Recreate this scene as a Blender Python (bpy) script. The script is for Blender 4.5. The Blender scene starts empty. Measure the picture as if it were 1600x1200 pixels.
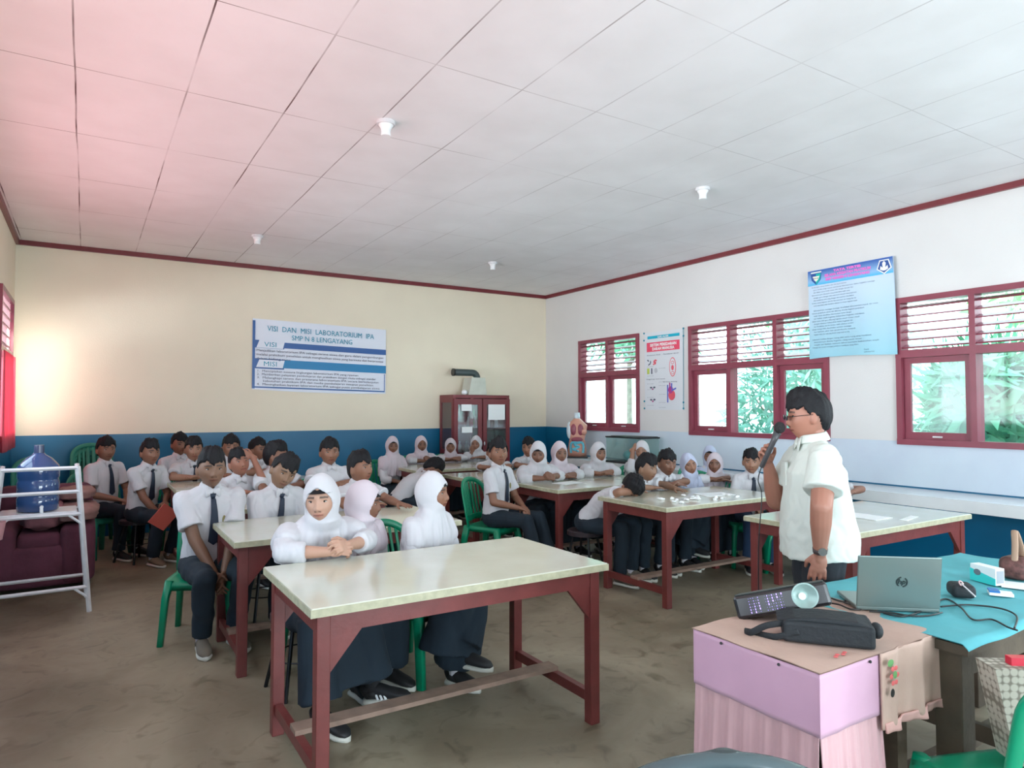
import bpy, bmesh, math, random
import numpy as np
from mathutils import Vector, Matrix
random.seed(7)
SC = bpy.context.scene
COL = SC.collection
# ---------------------------------------------------------------- camera
CAM_H = 1.55; FPX = 1062.0; YAW = math.radians(32.05); PITCH = math.atan(37 / 1062)
cam = bpy.data.cameras.new('camera'); camo = bpy.data.objects.new('camera', cam); COL.objects.link(camo)
cam.sensor_width = 36; cam.lens = FPX / 1600 * 36; cam.clip_start = .05; cam.clip_end = 200
camo.location = (0, 0, CAM_H); camo.rotation_euler = (math.pi / 2 + PITCH, 0, -YAW)
SC.camera = camo
SC.view_settings.view_transform = 'Standard'; SC.view_settings.look = 'None'
SC.view_settings.gamma = 1; SC.view_settings.use_curve_mapping = False
SC.view_settings.exposure = 0.46
try:
    SC.cycles.use_denoising = True
    SC.cycles.max_bounces = 8; SC.cycles.diffuse_bounces = 5; SC.cycles.glossy_bounces = 3
    SC.cycles.transparent_max_bounces = 12; SC.cycles.sample_clamp_indirect = 6
except Exception: pass
XL, XR, YB, YF, ZC = -.72, 6.7, 9.6, -3.2, 3.48
# ---------------------------------------------------------------- sky and daylight
w = bpy.data.worlds.new('sky'); SC.world = w; w.use_nodes = True
nt = w.node_tree; bgn = nt.nodes['Background']
tc = nt.nodes.new('ShaderNodeTexCoord'); sep = nt.nodes.new('ShaderNodeSeparateXYZ'); rmp = nt.nodes.new('ShaderNodeValToRGB')
nt.links.new(tc.outputs['Generated'], sep.inputs[0]); nt.links.new(sep.outputs['Z'], rmp.inputs[0])
rmp.color_ramp.elements[0].position = 0.0; rmp.color_ramp.elements[0].color = (.80, .93, 1, 1)
rmp.color_ramp.elements[1].position = 0.6; rmp.color_ramp.elements[1].color = (.70, .86, 1, 1)
nt.links.new(rmp.outputs[0], bgn.inputs[0]); bgn.inputs[1].default_value = 4.5
def area(name, loc, direction, sx, sy, power, color, portal=False, spread=180):
    l = bpy.data.lights.new(name, 'AREA'); l.shape = 'RECTANGLE'; l.size = sx; l.size_y = sy
    l.energy = power; l.color = color; l.spread = math.radians(spread)
    o = bpy.data.objects.new(name, l); COL.objects.link(o); o.location = loc
    o.rotation_euler = Vector(direction).to_track_quat('-Z', 'Y').to_euler()
    if portal: l.cycles.is_portal = True
    return o
for yc, wd in ((7.96, 1.4), (5.32, 1.98), (2.6, 2.04)):
    area('window_daylight', (XR + .3, yc, 1.9), (-1, 0, 0), wd, 1.42, 1, (1, 1, 1), portal=True)
# daylight through the open side windows and the entrance near the camera
area('sunlit_yard_daylight', (-7.6, 3.2, .9), (1, .05, .12), 9.5, 1.8, 1250, (.86, .94, 1))
area('ceiling_uplight_fill', (XR + 2.6, 4.6, .15), (-1, 0, .95), 2.0, 10.0, 950, (.86, .93, 1))  # added lamp, low outside and out of view, brightens the ceiling
area('entrance_daylight', (2.6, YF - .4, 1.3), (.1, 1, .0), 3.4, 2.3, 190, (.80, .92, 1))
area('right_window_daylight', (XR + .25, -.3, 1.9), (-1, .3, .1), 1.9, 1.35, 60, (.78, .92, 1))
# added unseen lamp, standing in for sunlit red curtains, tints the ceiling pink
area('pink_ceiling_fill', (XL + .06, 4.4, 1.7), (1, .0, 1.5), 7.0, .9, 36, (1, .33, .35), spread=130)
area('corner_window_daylight', (XL + .04, 9.0, 1.85), (.45, 1, .05), .22, 1.1, 5.5, (1, .95, .88), spread=120)
# ---------------------------------------------------------------- materials
MATS = {}
def mat(name, col, rough=.6, spec=.5, metal=0, noise=0, nscale=8, bump=0, bscale=40, coat=0, col2=None, trans=0, alpha=1, emit=None, vcol=False, sheen=0, sss=0):
    if name in MATS: return MATS[name]
    m = bpy.data.materials.new(name); m.use_nodes = True; t = m.node_tree; b = t.nodes['Principled BSDF']
    b.inputs['Base Color'].default_value = (*col, 1); b.inputs['Roughness'].default_value = rough
    b.inputs['Specular IOR Level'].default_value = spec; b.inputs['Metallic'].default_value = metal
    b.inputs['Coat Weight'].default_value = coat; b.inputs['Coat Roughness'].default_value = .08
    b.inputs['Transmission Weight'].default_value = trans; b.inputs['Alpha'].default_value = alpha
    b.inputs['Sheen Weight'].default_value = sheen
    if sss:
        b.inputs['Subsurface Weight'].default_value = sss; b.inputs['Subsurface Radius'].default_value = (.012, .006, .004); b.inputs['Subsurface Scale'].default_value = 1
    if emit: b.inputs['Emission Color'].default_value = (*emit[0], 1); b.inputs['Emission Strength'].default_value = emit[1]
    co = t.nodes.new('ShaderNodeTexCoord')
    if noise:
        n = t.nodes.new('ShaderNodeTexNoise'); n.inputs['Scale'].default_value = nscale; n.inputs['Detail'].default_value = 5
        t.links.new(co.outputs['Object'], n.inputs['Vector'])
        r = t.nodes.new('ShaderNodeValToRGB'); r.color_ramp.elements[0].position = .3; r.color_ramp.elements[1].position = .7
        c2 = col2 or tuple(c * (1 - noise) for c in col)
        r.color_ramp.elements[0].color = (*c2, 1); r.color_ramp.elements[1].color = (*col, 1)
        t.links.new(n.outputs['Fac'], r.inputs[0]); t.links.new(r.outputs[0], b.inputs['Base Color'])
    if vcol:
        a = t.nodes.new('ShaderNodeAttribute'); a.attribute_name = 'Col'; t.links.new(a.outputs['Color'], b.inputs['Base Color'])
    if bump:
        n2 = t.nodes.new('ShaderNodeTexNoise'); n2.inputs['Scale'].default_value = bscale; n2.inputs['Detail'].default_value = 4
        t.links.new(co.outputs['Object'], n2.inputs['Vector'])
        bp = t.nodes.new('ShaderNodeBump'); bp.inputs['Strength'].default_value = bump; bp.inputs['Distance'].default_value = .01
        t.links.new(n2.outputs['Fac'], bp.inputs['Height']); t.links.new(bp.outputs[0], b.inputs['Normal'])
    MATS[name] = m; return m
M_CREAM = mat('cream_wall_paint', (.86, .78, .62), .8, noise=.06, nscale=1.5, bump=.15, bscale=60)
M_WHITEW = mat('white_wall_paint', (.72, .71, .70), .8, noise=.05, nscale=1.5, bump=.15, bscale=60)
M_BLUE = mat('blue_dado_paint', (.0, .13, .27), .35, noise=.12, nscale=3)
M_PALE = mat('pale_glazed_tile', (.62, .72, .80), .25, noise=.06, nscale=2, col2=(.56, .64, .74))
M_SLAB = mat('white_counter_slab', (.78, .82, .84), .25, noise=.1, nscale=4)
M_TRIM = mat('maroon_wood_paint', (.20, .030, .038), .35, noise=.2, nscale=6)
M_FRAME = mat('maroon_window_paint', (.27, .055, .085), .3, noise=.15, nscale=5)
M_TFR = mat('maroon_table_paint', (.19, .040, .036), .4, noise=.25, nscale=9, bump=.1)
M_BOARD = mat('worn_footboard_wood', (.30, .20, .15), .7, noise=.35, nscale=12)
M_BLACK = mat('black_plastic', (.012, .013, .014), .4)
M_BLACKM = mat('black_metal', (.02, .02, .022), .35, metal=.6)
M_GREEN = mat('green_plastic', (.0, .26, .13), .35, noise=.12, nscale=4)
M_GREEND = mat('faded_green_plastic', (.02, .24, .16), .45, noise=.15, nscale=4)
M_WHITEM = mat('white_painted_metal', (.75, .76, .78), .35, noise=.15, nscale=14)
M_PAPER = mat('white_paper', (.85, .87, .88), .6)
def glass(name, tint=(.92, 1, .98), glossy=.12, milk=.0):
    m = bpy.data.materials.new(name); m.use_nodes = True; t = m.node_tree; t.nodes.clear()
    out = t.nodes.new('ShaderNodeOutputMaterial'); tr = t.nodes.new('ShaderNodeBsdfTransparent'); tr.inputs[0].default_value = (*tint, 1)
    gl = t.nodes.new('ShaderNodeBsdfGlossy'); gl.inputs['Roughness'].default_value = .05
    mx = t.nodes.new('ShaderNodeMixShader'); mx.inputs[0].default_value = glossy
    t.links.new(tr.outputs[0], mx.inputs[1]); t.links.new(gl.outputs[0], mx.inputs[2]); last = mx
    if milk:
        tl = t.nodes.new('ShaderNodeBsdfTranslucent'); tl.inputs[0].default_value = (.9, .95, .95, 1)
        m2 = t.nodes.new('ShaderNodeMixShader'); m2.inputs[0].default_value = milk
        t.links.new(mx.outputs[0], m2.inputs[1]); t.links.new(tl.outputs[0], m2.inputs[2]); last = m2
    t.links.new(last.outputs[0], out.inputs[0]); MATS[name] = m; return m
M_GLASS = glass('window_glass', glossy=.06); M_GLASSM = glass('milky_window_glass', glossy=.06, milk=.12); M_TANK = glass('aquarium_glass', (.90, .98, .96), .10, .16)  # second window glass mixes in a pale translucent layer
M_CABGL = glass('cabinet_glass', (.85, .88, .9), .16, .06)
# ---------------------------------------------------------------- mesh helpers
class MB:
    """collects shapes that become ONE mesh"""
    JIT = 0
    def __init__(s): s.v = []; s.f = []; s.mi = []; s.k = 0; s.nb = 0
    def add(s, V, F, mi=None):
        o = s.k; V = np.asarray(V, float); s.v.append(V); s.k += len(V)
        s.f += [[i + o for i in f] for f in F]; s.mi += [(0 if mi is None else mi)] * len(F); return s
    def box(s, x0, x1, y0, y1, z0, z1, mi=None, M=None):
        V = np.array([(x, y, z) for x in (x0, x1) for y in (y0, y1) for z in (z0, z1)], float)
        F = [(0, 1, 3, 2), (4, 6, 7, 5), (0, 4, 5, 1), (2, 3, 7, 6), (0, 2, 6, 4), (1, 5, 7, 3)]
        s.nb += 1
        if MB.JIT:   # keeps neighbouring boxes of one mesh off each other's faces
            e = (s.nb % 13) * .0003; c = V.mean(0); V = V - np.sign(V - c) * e
        if M is not None: V = xf(M, V)
        return s.add(V, F, mi)
    def prism(s, pts, ax, a, b, mi=None):
        """polygon pts in the plane perpendicular to axis ax, extruded from a to b"""
        n = len(pts); V = []
        for h in (a, b):
            for p in pts:
                q = list(p); q.insert(ax, h); V.append(q)
        F = [tuple(range(n))[::-1], tuple(range(n, 2 * n))] + [(i, (i + 1) % n, n + (i + 1) % n, n + i) for i in range(n)]
        return s.add(V, F, mi)
    def caps(s, a, b, ra, rb=None, seg=14, mi=None):
        V, F = capsule(a, b, ra, ra if rb is None else rb, seg); return s.add(V, F, mi)
    def cyl(s, a, b, ra, rb=None, seg=20, mi=None):
        V, F = loft([a, b], [(ra, ra), (rb if rb is not None else ra,) * 2], seg=seg); return s.add(V, F, mi)
    def ell(s, c, r, M=None, seg=20, mi=None):
        V, F = ellipsoid(c, r, seg, M); return s.add(V, F, mi)
    def loft(s, *a, mi=None, **k):
        V, F = loft(*a, **k); return s.add(V, F, mi)
    def tube(s, pts, r, seg=8, mi=None):
        V, F = loft(pts, [(r, r)] * len(pts), seg=seg); return s.add(V, F, mi)
    def arr(s): return (np.concatenate(s.v) if s.v else np.zeros((0, 3))), s.f, s.mi
def nrm(v):
    v = np.asarray(v, float); return v / max(1e-9, np.linalg.norm(v))
def xf(M, V):
    M = np.array(M, float); V = np.asarray(V, float); return V @ M[:3, :3].T + M[:3, 3]
def capsule(a, b, ra, rb, seg=14, hs=4):
    a = np.array(a, float); b = np.array(b, float); d = nrm(b - a)
    C = []; R = []
    for i in range(hs): t = math.pi / 2 * (1 - i / hs); C.append(a - d * ra * math.sin(t)); R.append(max(1e-4, ra * math.cos(t)))
    C.append(a); R.append(ra); C.append(b); R.append(rb)
    for i in range(1, hs + 1): t = math.pi / 2 * i / hs; C.append(b + d * rb * math.sin(t)); R.append(max(1e-4, rb * math.cos(t)))
    return loft(C, [(r, r) for r in R], seg=seg, axis=d)
def loft(C, R, side=None, seg=24, axis=None, power=2):
    """rings of half sizes R[i]=(along side, across) round centres C; side = the fixed width direction"""
    C = [np.array(c, float) for c in C]; n = len(C); V = []
    prev = None
    for i, c in enumerate(C):
        d = nrm(axis) if axis is not None else nrm(C[min(i + 1, n - 1)] - C[max(i - 1, 0)])
        if side is not None:
            sd = side[i] if isinstance(side, list) else side
            u = nrm(np.array(sd, float) - d * np.dot(sd, d))
        elif prev is not None: u = nrm(prev - d * np.dot(prev, d))
        else:
            h = np.array([0, 0, 1.]) if abs(d[2]) < .9 else np.array([1., 0, 0]); u = nrm(np.cross(h, d))
        prev = u; w_ = np.cross(d, u)
        for k in range(seg):
            t = 2 * math.pi * k / seg; ct, st = math.cos(t), math.sin(t)
            if power != 2: ct = math.copysign(abs(ct) ** (2 / power), ct); st = math.copysign(abs(st) ** (2 / power), st)
            V.append(c + u * R[i][0] * ct + w_ * R[i][1] * st)
    F = [(i * seg + k, i * seg + (k + 1) % seg, (i + 1) * seg + (k + 1) % seg, (i + 1) * seg + k) for i in range(n - 1) for k in range(seg)]
    F.append(tuple(range(seg))[::-1]); F.append(tuple((n - 1) * seg + k for k in range(seg)))
    return np.array(V), F
def sphere_grid(nu, nv):
    D = [(0, 0, -1)]
    for j in range(1, nv):
        p = -math.pi / 2 + math.pi * j / nv
        for i in range(nu): a = 2 * math.pi * i / nu; D.append((math.cos(p) * math.cos(a), math.cos(p) * math.sin(a), math.sin(p)))
    D.append((0, 0, 1)); F = []
    for i in range(nu): F.append((0, 1 + (i + 1) % nu, 1 + i)); F.append((len(D) - 1, 1 + (nv - 2) * nu + i, 1 + (nv - 2) * nu + (i + 1) % nu))
    for j in range(nv - 2):
        for i in range(nu): a = 1 + j * nu + i; b = 1 + j * nu + (i + 1) % nu; F.append((a, b, b + nu, a + nu))
    return np.array(D, float), F
def ellipsoid(c, r, seg=20, M=None):
    D, F = sphere_grid(seg, max(6, seg // 2)); V = D * np.array(r)
    if M is not None: V = V @ np.array(M, float)[:3, :3].T
    return V + np.array(c, float), F
def mesh_from(name, V, F, mi, mats, smooth=False):
    me = bpy.data.meshes.new(name); me.from_pydata([tuple(map(float, v)) for v in V], [], [tuple(map(int, f)) for f in F])
    for m in (mats if isinstance(mats, (list, tuple)) else [mats]): me.materials.append(m)
    if mi and max(mi): me.polygons.foreach_set('material_index', mi)
    if smooth: me.polygons.foreach_set('use_smooth', [True] * len(me.polygons))
    me.update(); return me
def obj(name, mb, mats, parent=None, loc=(0, 0, 0), rot=0, smooth=False, bevel=0, fixn=True):
    V, F, mi = mb.arr() if isinstance(mb, MB) else mb
    me = mesh_from(name, V, F, mi, mats, smooth)
    if fixn:
        bm = bmesh.new(); bm.from_mesh(me); bmesh.ops.recalc_face_normals(bm, faces=bm.faces); bm.to_mesh(me); bm.free()
    o = bpy.data.objects.new(name, me); COL.objects.link(o); o.location = loc; o.rotation_euler = (0, 0, rot)
    if parent: o.parent = parent
    if bevel:
        md = o.modifiers.new('bevel', 'BEVEL'); md.width = bevel; md.segments = 2; md.limit_method = 'ANGLE'
    return o
def empty(name, loc=(0, 0, 0), rot=0):
    o = bpy.data.objects.new(name, None); COL.objects.link(o); o.location = loc; o.rotation_euler = (0, 0, rot); o.empty_display_size = .1; return o
def tag(o, label=None, cat=None, group=None, kind=None):
    if label: o['label'] = label
    if cat: o['category'] = cat
    if group: o['group'] = group
    if kind: o['kind'] = kind
    return o
def struct(name, mb, mats, parent=None, **k):
    o = obj(name, mb, mats, parent, **k)
    if parent is None: o['kind'] = 'structure'
    return o
def copy_tree(o, parent=None):
    c = o.copy(); COL.objects.link(c); c.parent = parent
    for ch in [q for q in o.children]: copy_tree(ch, c)
    return c
def text_mesh(lines, M):
    """lines: (text, x, z, height, align[, width]) in a plane; returns MB of flat lettering placed by matrix M"""
    out = MB()
    for ln in lines:
        s, x, y, h, al = ln[:5]
        cu = bpy.data.curves.new('t', 'FONT'); cu.body = s; cu.size = h * 1.38; cu.align_x = al; cu.resolution_u = 2; cu.offset = ln[6] if len(ln) > 6 else 0
        o = bpy.data.objects.new('t', cu); COL.objects.link(o); bpy.context.view_layer.update()
        me = bpy.data.meshes.new_from_object(o.evaluated_get(bpy.context.evaluated_depsgraph_get()))
        V = np.array([v.co[:] for v in me.vertices]); F = [tuple(p.vertices) for p in me.polygons]
        bpy.data.objects.remove(o); bpy.data.curves.remove(cu); bpy.data.meshes.remove(me)
        if len(V) == 0: continue
        if len(ln) > 5 and ln[5]:
            wd = V[:, 0].max() - V[:, 0].min(); k = ln[5] / wd; V[:, 0] *= k
        V[:, 0] += x; V[:, 1] += y
        out.add(xf(M, V), F)
    return out
# camera rays, to read positions off the photograph
_F0 = np.array([math.sin(YAW), math.cos(YAW), 0]); _R = np.array([math.cos(YAW), -math.sin(YAW), 0]); _U0 = np.array([0, 0, 1.])
_F = _F0 * math.cos(PITCH) + _U0 * math.sin(PITCH); _U = _U0 * math.cos(PITCH) - _F0 * math.sin(PITCH)
def ray(x, y): return _F + _R * (x - 800) / FPX - _U * (y - 600) / FPX
def onz(x, y, z): d = ray(x, y); return np.array([0, 0, CAM_H]) + d * ((z - CAM_H) / d[2])
def ony(x, y, Y): d = ray(x, y); return np.array([0, 0, CAM_H]) + d * (Y / d[1])
def onx(x, y, X): d = ray(x, y); return np.array([0, 0, CAM_H]) + d * (X / d[0])
# ================================================================ the room
def floor_mat():
    m = bpy.data.materials.new('stained_concrete'); m.use_nodes = True; t = m.node_tree; b = t.nodes['Principled BSDF']
    co = t.nodes.new('ShaderNodeTexCoord')
    def nz(sc, det=8, dist=0):
        n = t.nodes.new('ShaderNodeTexNoise'); n.inputs['Scale'].default_value = sc; n.inputs['Detail'].default_value = det; n.inputs['Distortion'].default_value = dist
        t.links.new(co.outputs['Object'], n.inputs['Vector']); return n
    a = nz(1.3, 9, .8); r = t.nodes.new('ShaderNodeValToRGB'); t.links.new(a.outputs['Fac'], r.inputs[0])
    r.color_ramp.elements[0].position = .32; r.color_ramp.elements[0].color = (.19, .155, .105, 1)
    r.color_ramp.elements[1].position = .68; r.color_ramp.elements[1].color = (.35, .30, .215, 1)
    c = nz(6, 10, 1.5); r2 = t.nodes.new('ShaderNodeValToRGB'); t.links.new(c.outputs['Fac'], r2.inputs[0])
    r2.color_ramp.elements[0].position = .30; r2.color_ramp.elements[0].color = (.55, .53, .48, 1); r2.color_ramp.elements[1].position = .46; r2.color_ramp.elements[1].color = (1, 1, 1, 1)
    mx = t.nodes.new('ShaderNodeMix'); mx.data_type = 'RGBA'; mx.blend_type = 'MULTIPLY'; mx.inputs[0].default_value = .8
    t.links.new(r.outputs[0], mx.inputs[6]); t.links.new(r2.outputs[0], mx.inputs[7]); t.links.new(mx.outputs[2], b.inputs['Base Color'])
    b.inputs['Roughness'].default_value = .42
    rr = t.nodes.new('ShaderNodeMapRange'); rr.inputs[3].default_value = .28; rr.inputs[4].default_value = .6; t.links.new(c.outputs['Fac'], rr.inputs[0]); t.links.new(rr.outputs[0], b.inputs['Roughness'])
    bp = t.nodes.new('ShaderNodeBump'); bp.inputs['Strength'].default_value = .15; bp.inputs['Distance'].default_value = .01; t.links.new(c.outputs['Fac'], bp.inputs['Height']); t.links.new(bp.outputs[0], b.inputs['Normal'])
    return m
def ceil_mat():
    m = bpy.data.materials.new('ceiling_panels'); m.use_nodes = True; t = m.node_tree; b = t.nodes['Principled BSDF']
    b.inputs['Roughness'].default_value = .85
    co = t.nodes.new('ShaderNodeTexCoord'); sp = t.nodes.new('ShaderNodeSeparateXYZ'); t.links.new(co.outputs['Object'], sp.inputs[0])
    def math_(op, a, b_=None):
        n = t.nodes.new('ShaderNodeMath'); n.operation = op
        for i, q in enumerate((a, b_)):
            if q is None: continue
            if isinstance(q, (int, float)): n.inputs[i].default_value = q
            else: t.links.new(q, n.inputs[i])
        return n.outputs[0]
    wob = t.nodes.new('ShaderNodeTexNoise'); wob.inputs['Scale'].default_value = .8; t.links.new(co.outputs['Object'], wob.inputs['Vector'])
    w1 = math_('MULTIPLY', math_('SUBTRACT', wob.outputs['Fac'], .5), .02)
    def seam(axis, off, per, wd):
        q = math_('ADD', sp.outputs[axis], w1); q = math_('DIVIDE', math_('SUBTRACT', q, off), per)
        fr = math_('ABSOLUTE', math_('SUBTRACT', math_('FRACT', math_('ADD', q, .5)), .5))
        return math_('LESS_THAN', fr, wd / per)
    s1 = seam('X', -.09, .575, .0045); s2 = seam('Y', 2.31, 1.105, .003)
    s = math_('MAXIMUM', s1, s2)
    ns = t.nodes.new('ShaderNodeTexNoise'); ns.inputs['Scale'].default_value = 1.4; ns.inputs['Detail'].default_value = 3; t.links.new(co.outputs['Object'], ns.inputs['Vector'])
    fade = t.nodes.new('ShaderNodeMapRange'); fade.inputs[1].default_value = .38; fade.inputs[2].default_value = .62; fade.inputs[3].default_value = .12; fade.inputs[4].default_value = 1
    t.links.new(ns.outputs['Fac'], fade.inputs[0])
    # seams are open cracks on the left and filled over further right
    fx = t.nodes.new('ShaderNodeMapRange'); fx.inputs[1].default_value = 1.0; fx.inputs[2].default_value = 3.0; fx.inputs[3].default_value = 1; fx.inputs[4].default_value = .35
    t.links.new(sp.outputs['X'], fx.inputs[0])
    s = math_('MULTIPLY', math_('MULTIPLY', s, fade.outputs[0]), fx.outputs[0])
    n = t.nodes.new('ShaderNodeTexNoise'); n.inputs['Scale'].default_value = 2.2; n.inputs['Detail'].default_value = 6; t.links.new(co.outputs['Object'], n.inputs['Vector'])
    r = t.nodes.new('ShaderNodeValToRGB'); r.color_ramp.elements[0].position = .3; r.color_ramp.elements[0].color = (.80, .80, .81, 1); r.color_ramp.elements[1].position = .65; r.color_ramp.elements[1].color = (.86, .865, .88, 1)
    t.links.new(n.outputs['Fac'], r.inputs[0])
    mx = t.nodes.new('ShaderNodeMix'); mx.data_type = 'RGBA'; t.links.new(s, mx.inputs[0]); t.links.new(r.outputs[0], mx.inputs[6]); mx.inputs[7].default_value = (.13, .09, .09, 1)
    t.links.new(mx.outputs[2], b.inputs['Base Color']); return m
struct('floor', MB().box(XL - .2, XR + .2, YF, YB + .2, -.1, 0), floor_mat())
struct('ceiling', MB().box(XL - .8, XR + 1.0, YF - .3, YB + .8, ZC, ZC + .12), ceil_mat())
DZ = 1.228
wb = MB().box(XL - .15, XR + .15, YB, YB + .15, 0, DZ, 1).box(XL - .15, XR + .15, YB, YB + .15, DZ, ZC, 0)
struct('wall_back', wb, [M_CREAM, M_BLUE])
WINR = [(7.26, 8.66, 2), (4.33, 6.31, 3), (1.58, 3.62, 3)]
ZS, ZT, ZM = 1.195, 2.615, 2.07
wr = MB(); ys = [YF, -1.3, .7] + [q for wy in reversed(WINR) for q in wy[:2]] + [YB]
for i in range(0, len(ys), 2): wr.box(XR, XR + .15, ys[i], ys[i + 1], DZ, ZC, 0)
for a, b, n in WINR + [(-1.3, .7, 3)]: wr.box(XR, XR + .15, a, b, ZT, ZC, 0)
wr.box(XR, XR + .15, YF, YB, 0, DZ - .034, 2).box(XR - .004, XR, YF, 8.62, .80, DZ, 1)
for i in range(0, len(ys), 2): wr.box(XR, XR + .15, ys[i], ys[i + 1], DZ - .034, DZ, 2)
struct('wall_right', wr, [M_WHITEW, M_PALE, M_BLUE])
WINL = [(8.0, 9.26)]
wl = MB(); ysl = [YF, -1.9, .6, .9, 3.7, 4.5, 6.9, 8.0, 9.26, YB]
for i in range(0, len(ysl), 2): wl.box(XL - .15, XL, ysl[i], ysl[i + 1], DZ, ZC, 0)
for a, b in ((-1.9, .6), (.9, 3.7), (4.5, 6.9), (8.0, 9.26)): wl.box(XL - .15, XL, a, b, 2.73, ZC, 0)
wl.box(XL - .15, XL, YF, YB, 0, DZ, 1)
struct('wall_left', wl, [M_CREAM, M_BLUE])
struct('wall_front', MB().box(XL - .15, .8, YF - .15, YF, 0, ZC).box(4.4, XR + .15, YF - .15, YF, 0, ZC).box(.8, 4.4, YF - .15, YF, 2.6, ZC), M_WHITEW)
struct('trim_1', MB().box(XL, XR, YB - .035, YB, ZC - .055, ZC), M_TRIM)
struct('trim_2', MB().box(XR - .035, XR, YF, YB, ZC - .055, ZC), M_TRIM)
struct('trim_3', MB().box(XL, XL + .035, YF, YB, ZC - .055, ZC), M_TRIM)
# windows on the right wall
MB.JIT = 1
for wi, (a, b, n) in enumerate(WINR):
    root = empty('window_%d' % (wi + 1), (XR, (a + b) / 2, ZS)); root['kind'] = 'structure'
    L = (0, -(a + b) / 2, -ZS)
    fr = MB(); x0, x1 = XR - .03, XR + .11; t = .055
    fr.box(x0, x1, a, b, ZS, ZS + t).box(x0, x1, a, b, ZT - t, ZT).box(x0, x1, a, b, ZM - .04, ZM + .035)
    cw = (b - a) / n
    for k in range(n + 1):
        c = a + k * cw; c0 = c if k == 0 else (c - t if k == n else c - t / 2); fr.box(x0, x1, c0, c0 + t, ZS, ZT)
    obj('window_frame', fr, M_FRAME, root, (-XR, -(a + b) / 2, -ZS))
    for k in range(n):
        c0 = a + k * cw + (t if k == 0 else t / 2); c1 = a + (k + 1) * cw - (t if k == n - 1 else t / 2)
        lv = MB(); ns = 6
        for j in range(ns):
            z = ZM + .035 + (j + .5) * (ZT - t - ZM - .035) / ns
            Mx = Matrix.Translation((XR + .045, 0, z)) @ Matrix.Rotation(math.radians(-20), 4, 'Y')
            lv.box(-.05, .05, c0, c1, -.007, .007, M=Mx)
        obj('louvre', lv, M_FRAME, root, (-XR, -(a + b) / 2, -ZS))
        far = (n - 1 - k)   # bay index from the back corner
        sash = (far in (0, 2)) or n == 2
        if sash:
            s_ = .058; z0, z1 = ZS + t, ZM - .04; sm = MB().box(XR + .02, XR + .06, c0, c1, z0, z0 + s_ + .01).box(XR + .02, XR + .06, c0, c1, z1 - s_, z1).box(XR + .02, XR + .06, c0, c0 + s_, z0, z1).box(XR + .02, XR + .06, c1 - s_, c1, z0, z1)
            sa = obj('sash', sm, M_FRAME, root, (-XR, -(a + b) / 2, -ZS))
            obj('latch', MB().box(XR + .0, XR + .02, (c0 + c1) / 2 - .04, (c0 + c1) / 2 + .04, z0 + .02, z0 + .035), M_WHITEM, sa)
        g = MB().box(XR + .038, XR + .042, c0, c1, ZS + t, ZM - .04)
        obj('pane', g, M_GLASSM if (far == 0) else M_GLASS, root, (-XR, -(a + b) / 2, -ZS))
# corner window on the left wall: lattice above, red curtain below
root = empty('window_4', (XL, 8.63, 1.228)); root['kind'] = 'structure'; lo = (-XL, -8.63, -1.228)
fr = MB(); a, b = 8.0, 9.26
fr.box(XL - .1, XL + .03, a, b, DZ, DZ + .05).box(XL - .1, XL + .03, a, b, 2.68, 2.73).box(XL - .1, XL + .03, a, b, 2.1, 2.15).box(XL - .1, XL + .03, a, a + .05, DZ, 2.73).box(XL - .1, XL + .03, b - .05, b, DZ, 2.73)
obj('window_frame', fr, M_FRAME, root, lo)
lt = MB()
for j in range(5): lt.box(XL - .06, XL + .005, a, b, 2.19 + j * .1, 2.21 + j * .1)
for k in range(9): lt.box(XL - .05, XL, a + .1 + k * .13, a + .12 + k * .13, 2.12, 2.7)
obj('lattice', lt, mat('pink_lattice_paint', (.55, .30, .32), .5), root, lo)
# the other window frames of the side walls
for wi, (a, b) in enumerate(((-1.9, .6), (.9, 3.7), (4.5, 6.9))):
    root = empty('window_%d' % (wi + 5), (XL, (a + b) / 2, DZ)); root['kind'] = 'structure'; fr = MB(); n = 4
    fr.box(XL - .1, XL + .02, a, b, DZ, DZ + .05).box(XL - .1, XL + .02, a, b, 2.68, 2.73).box(XL - .1, XL + .02, a, b, 2.1, 2.15)
    for k in range(n + 1): c = a + (b - a - .05) * k / n; fr.box(XL - .1, XL + .02, c, c + .05, DZ, 2.73)
    obj('window_frame', fr, M_FRAME, root, (-XL, -(a + b) / 2, -DZ))
# curtain
def wave_sheet(p0, p1, z0, z1, amp, waves, nu=80, nv=10, thick=.006, normal=(1, 0, 0), hem=0):
    p0 = np.array(p0, float); p1 = np.array(p1, float); nn = np.array(normal, float); V = []; F = []
    for s in (0, 1):
        for j in range(nv + 1):
            for i in range(nu + 1):
                u = i / nu; v = j / nv; ph = u * waves * 2 * math.pi
                a_ = amp * (.35 + .65 * v); off = a_ * (math.sin(ph) + .4 * math.sin(ph * 2.3 + 1 + v)) + s * thick
                p = p0 + (p1 - p0) * u + nn * off; z = z1 + (z0 - z1) * v + hem * math.sin(u * waves * math.pi + 1) * v
                V.append((p[0], p[1], z))
    W = nu + 1; N = W * (nv + 1)
    for j in range(nv):
        for i in range(nu):
            q = j * W + i; F.append((q, q + 1, q + W + 1, q + W)); F.append((N + q, N + q + W, N + q + W + 1, N + q + 1))
    for j in range(nv):
        for i in (0, nu): q = j * W + i; F.append((q, q + W, N + q + W, N + q))
    for i in range(nu):
        for j in (0, nv): q = j * W + i; F.append((q, N + q, N + q + 1, q + 1))
    return MB().add(V, F)
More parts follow.
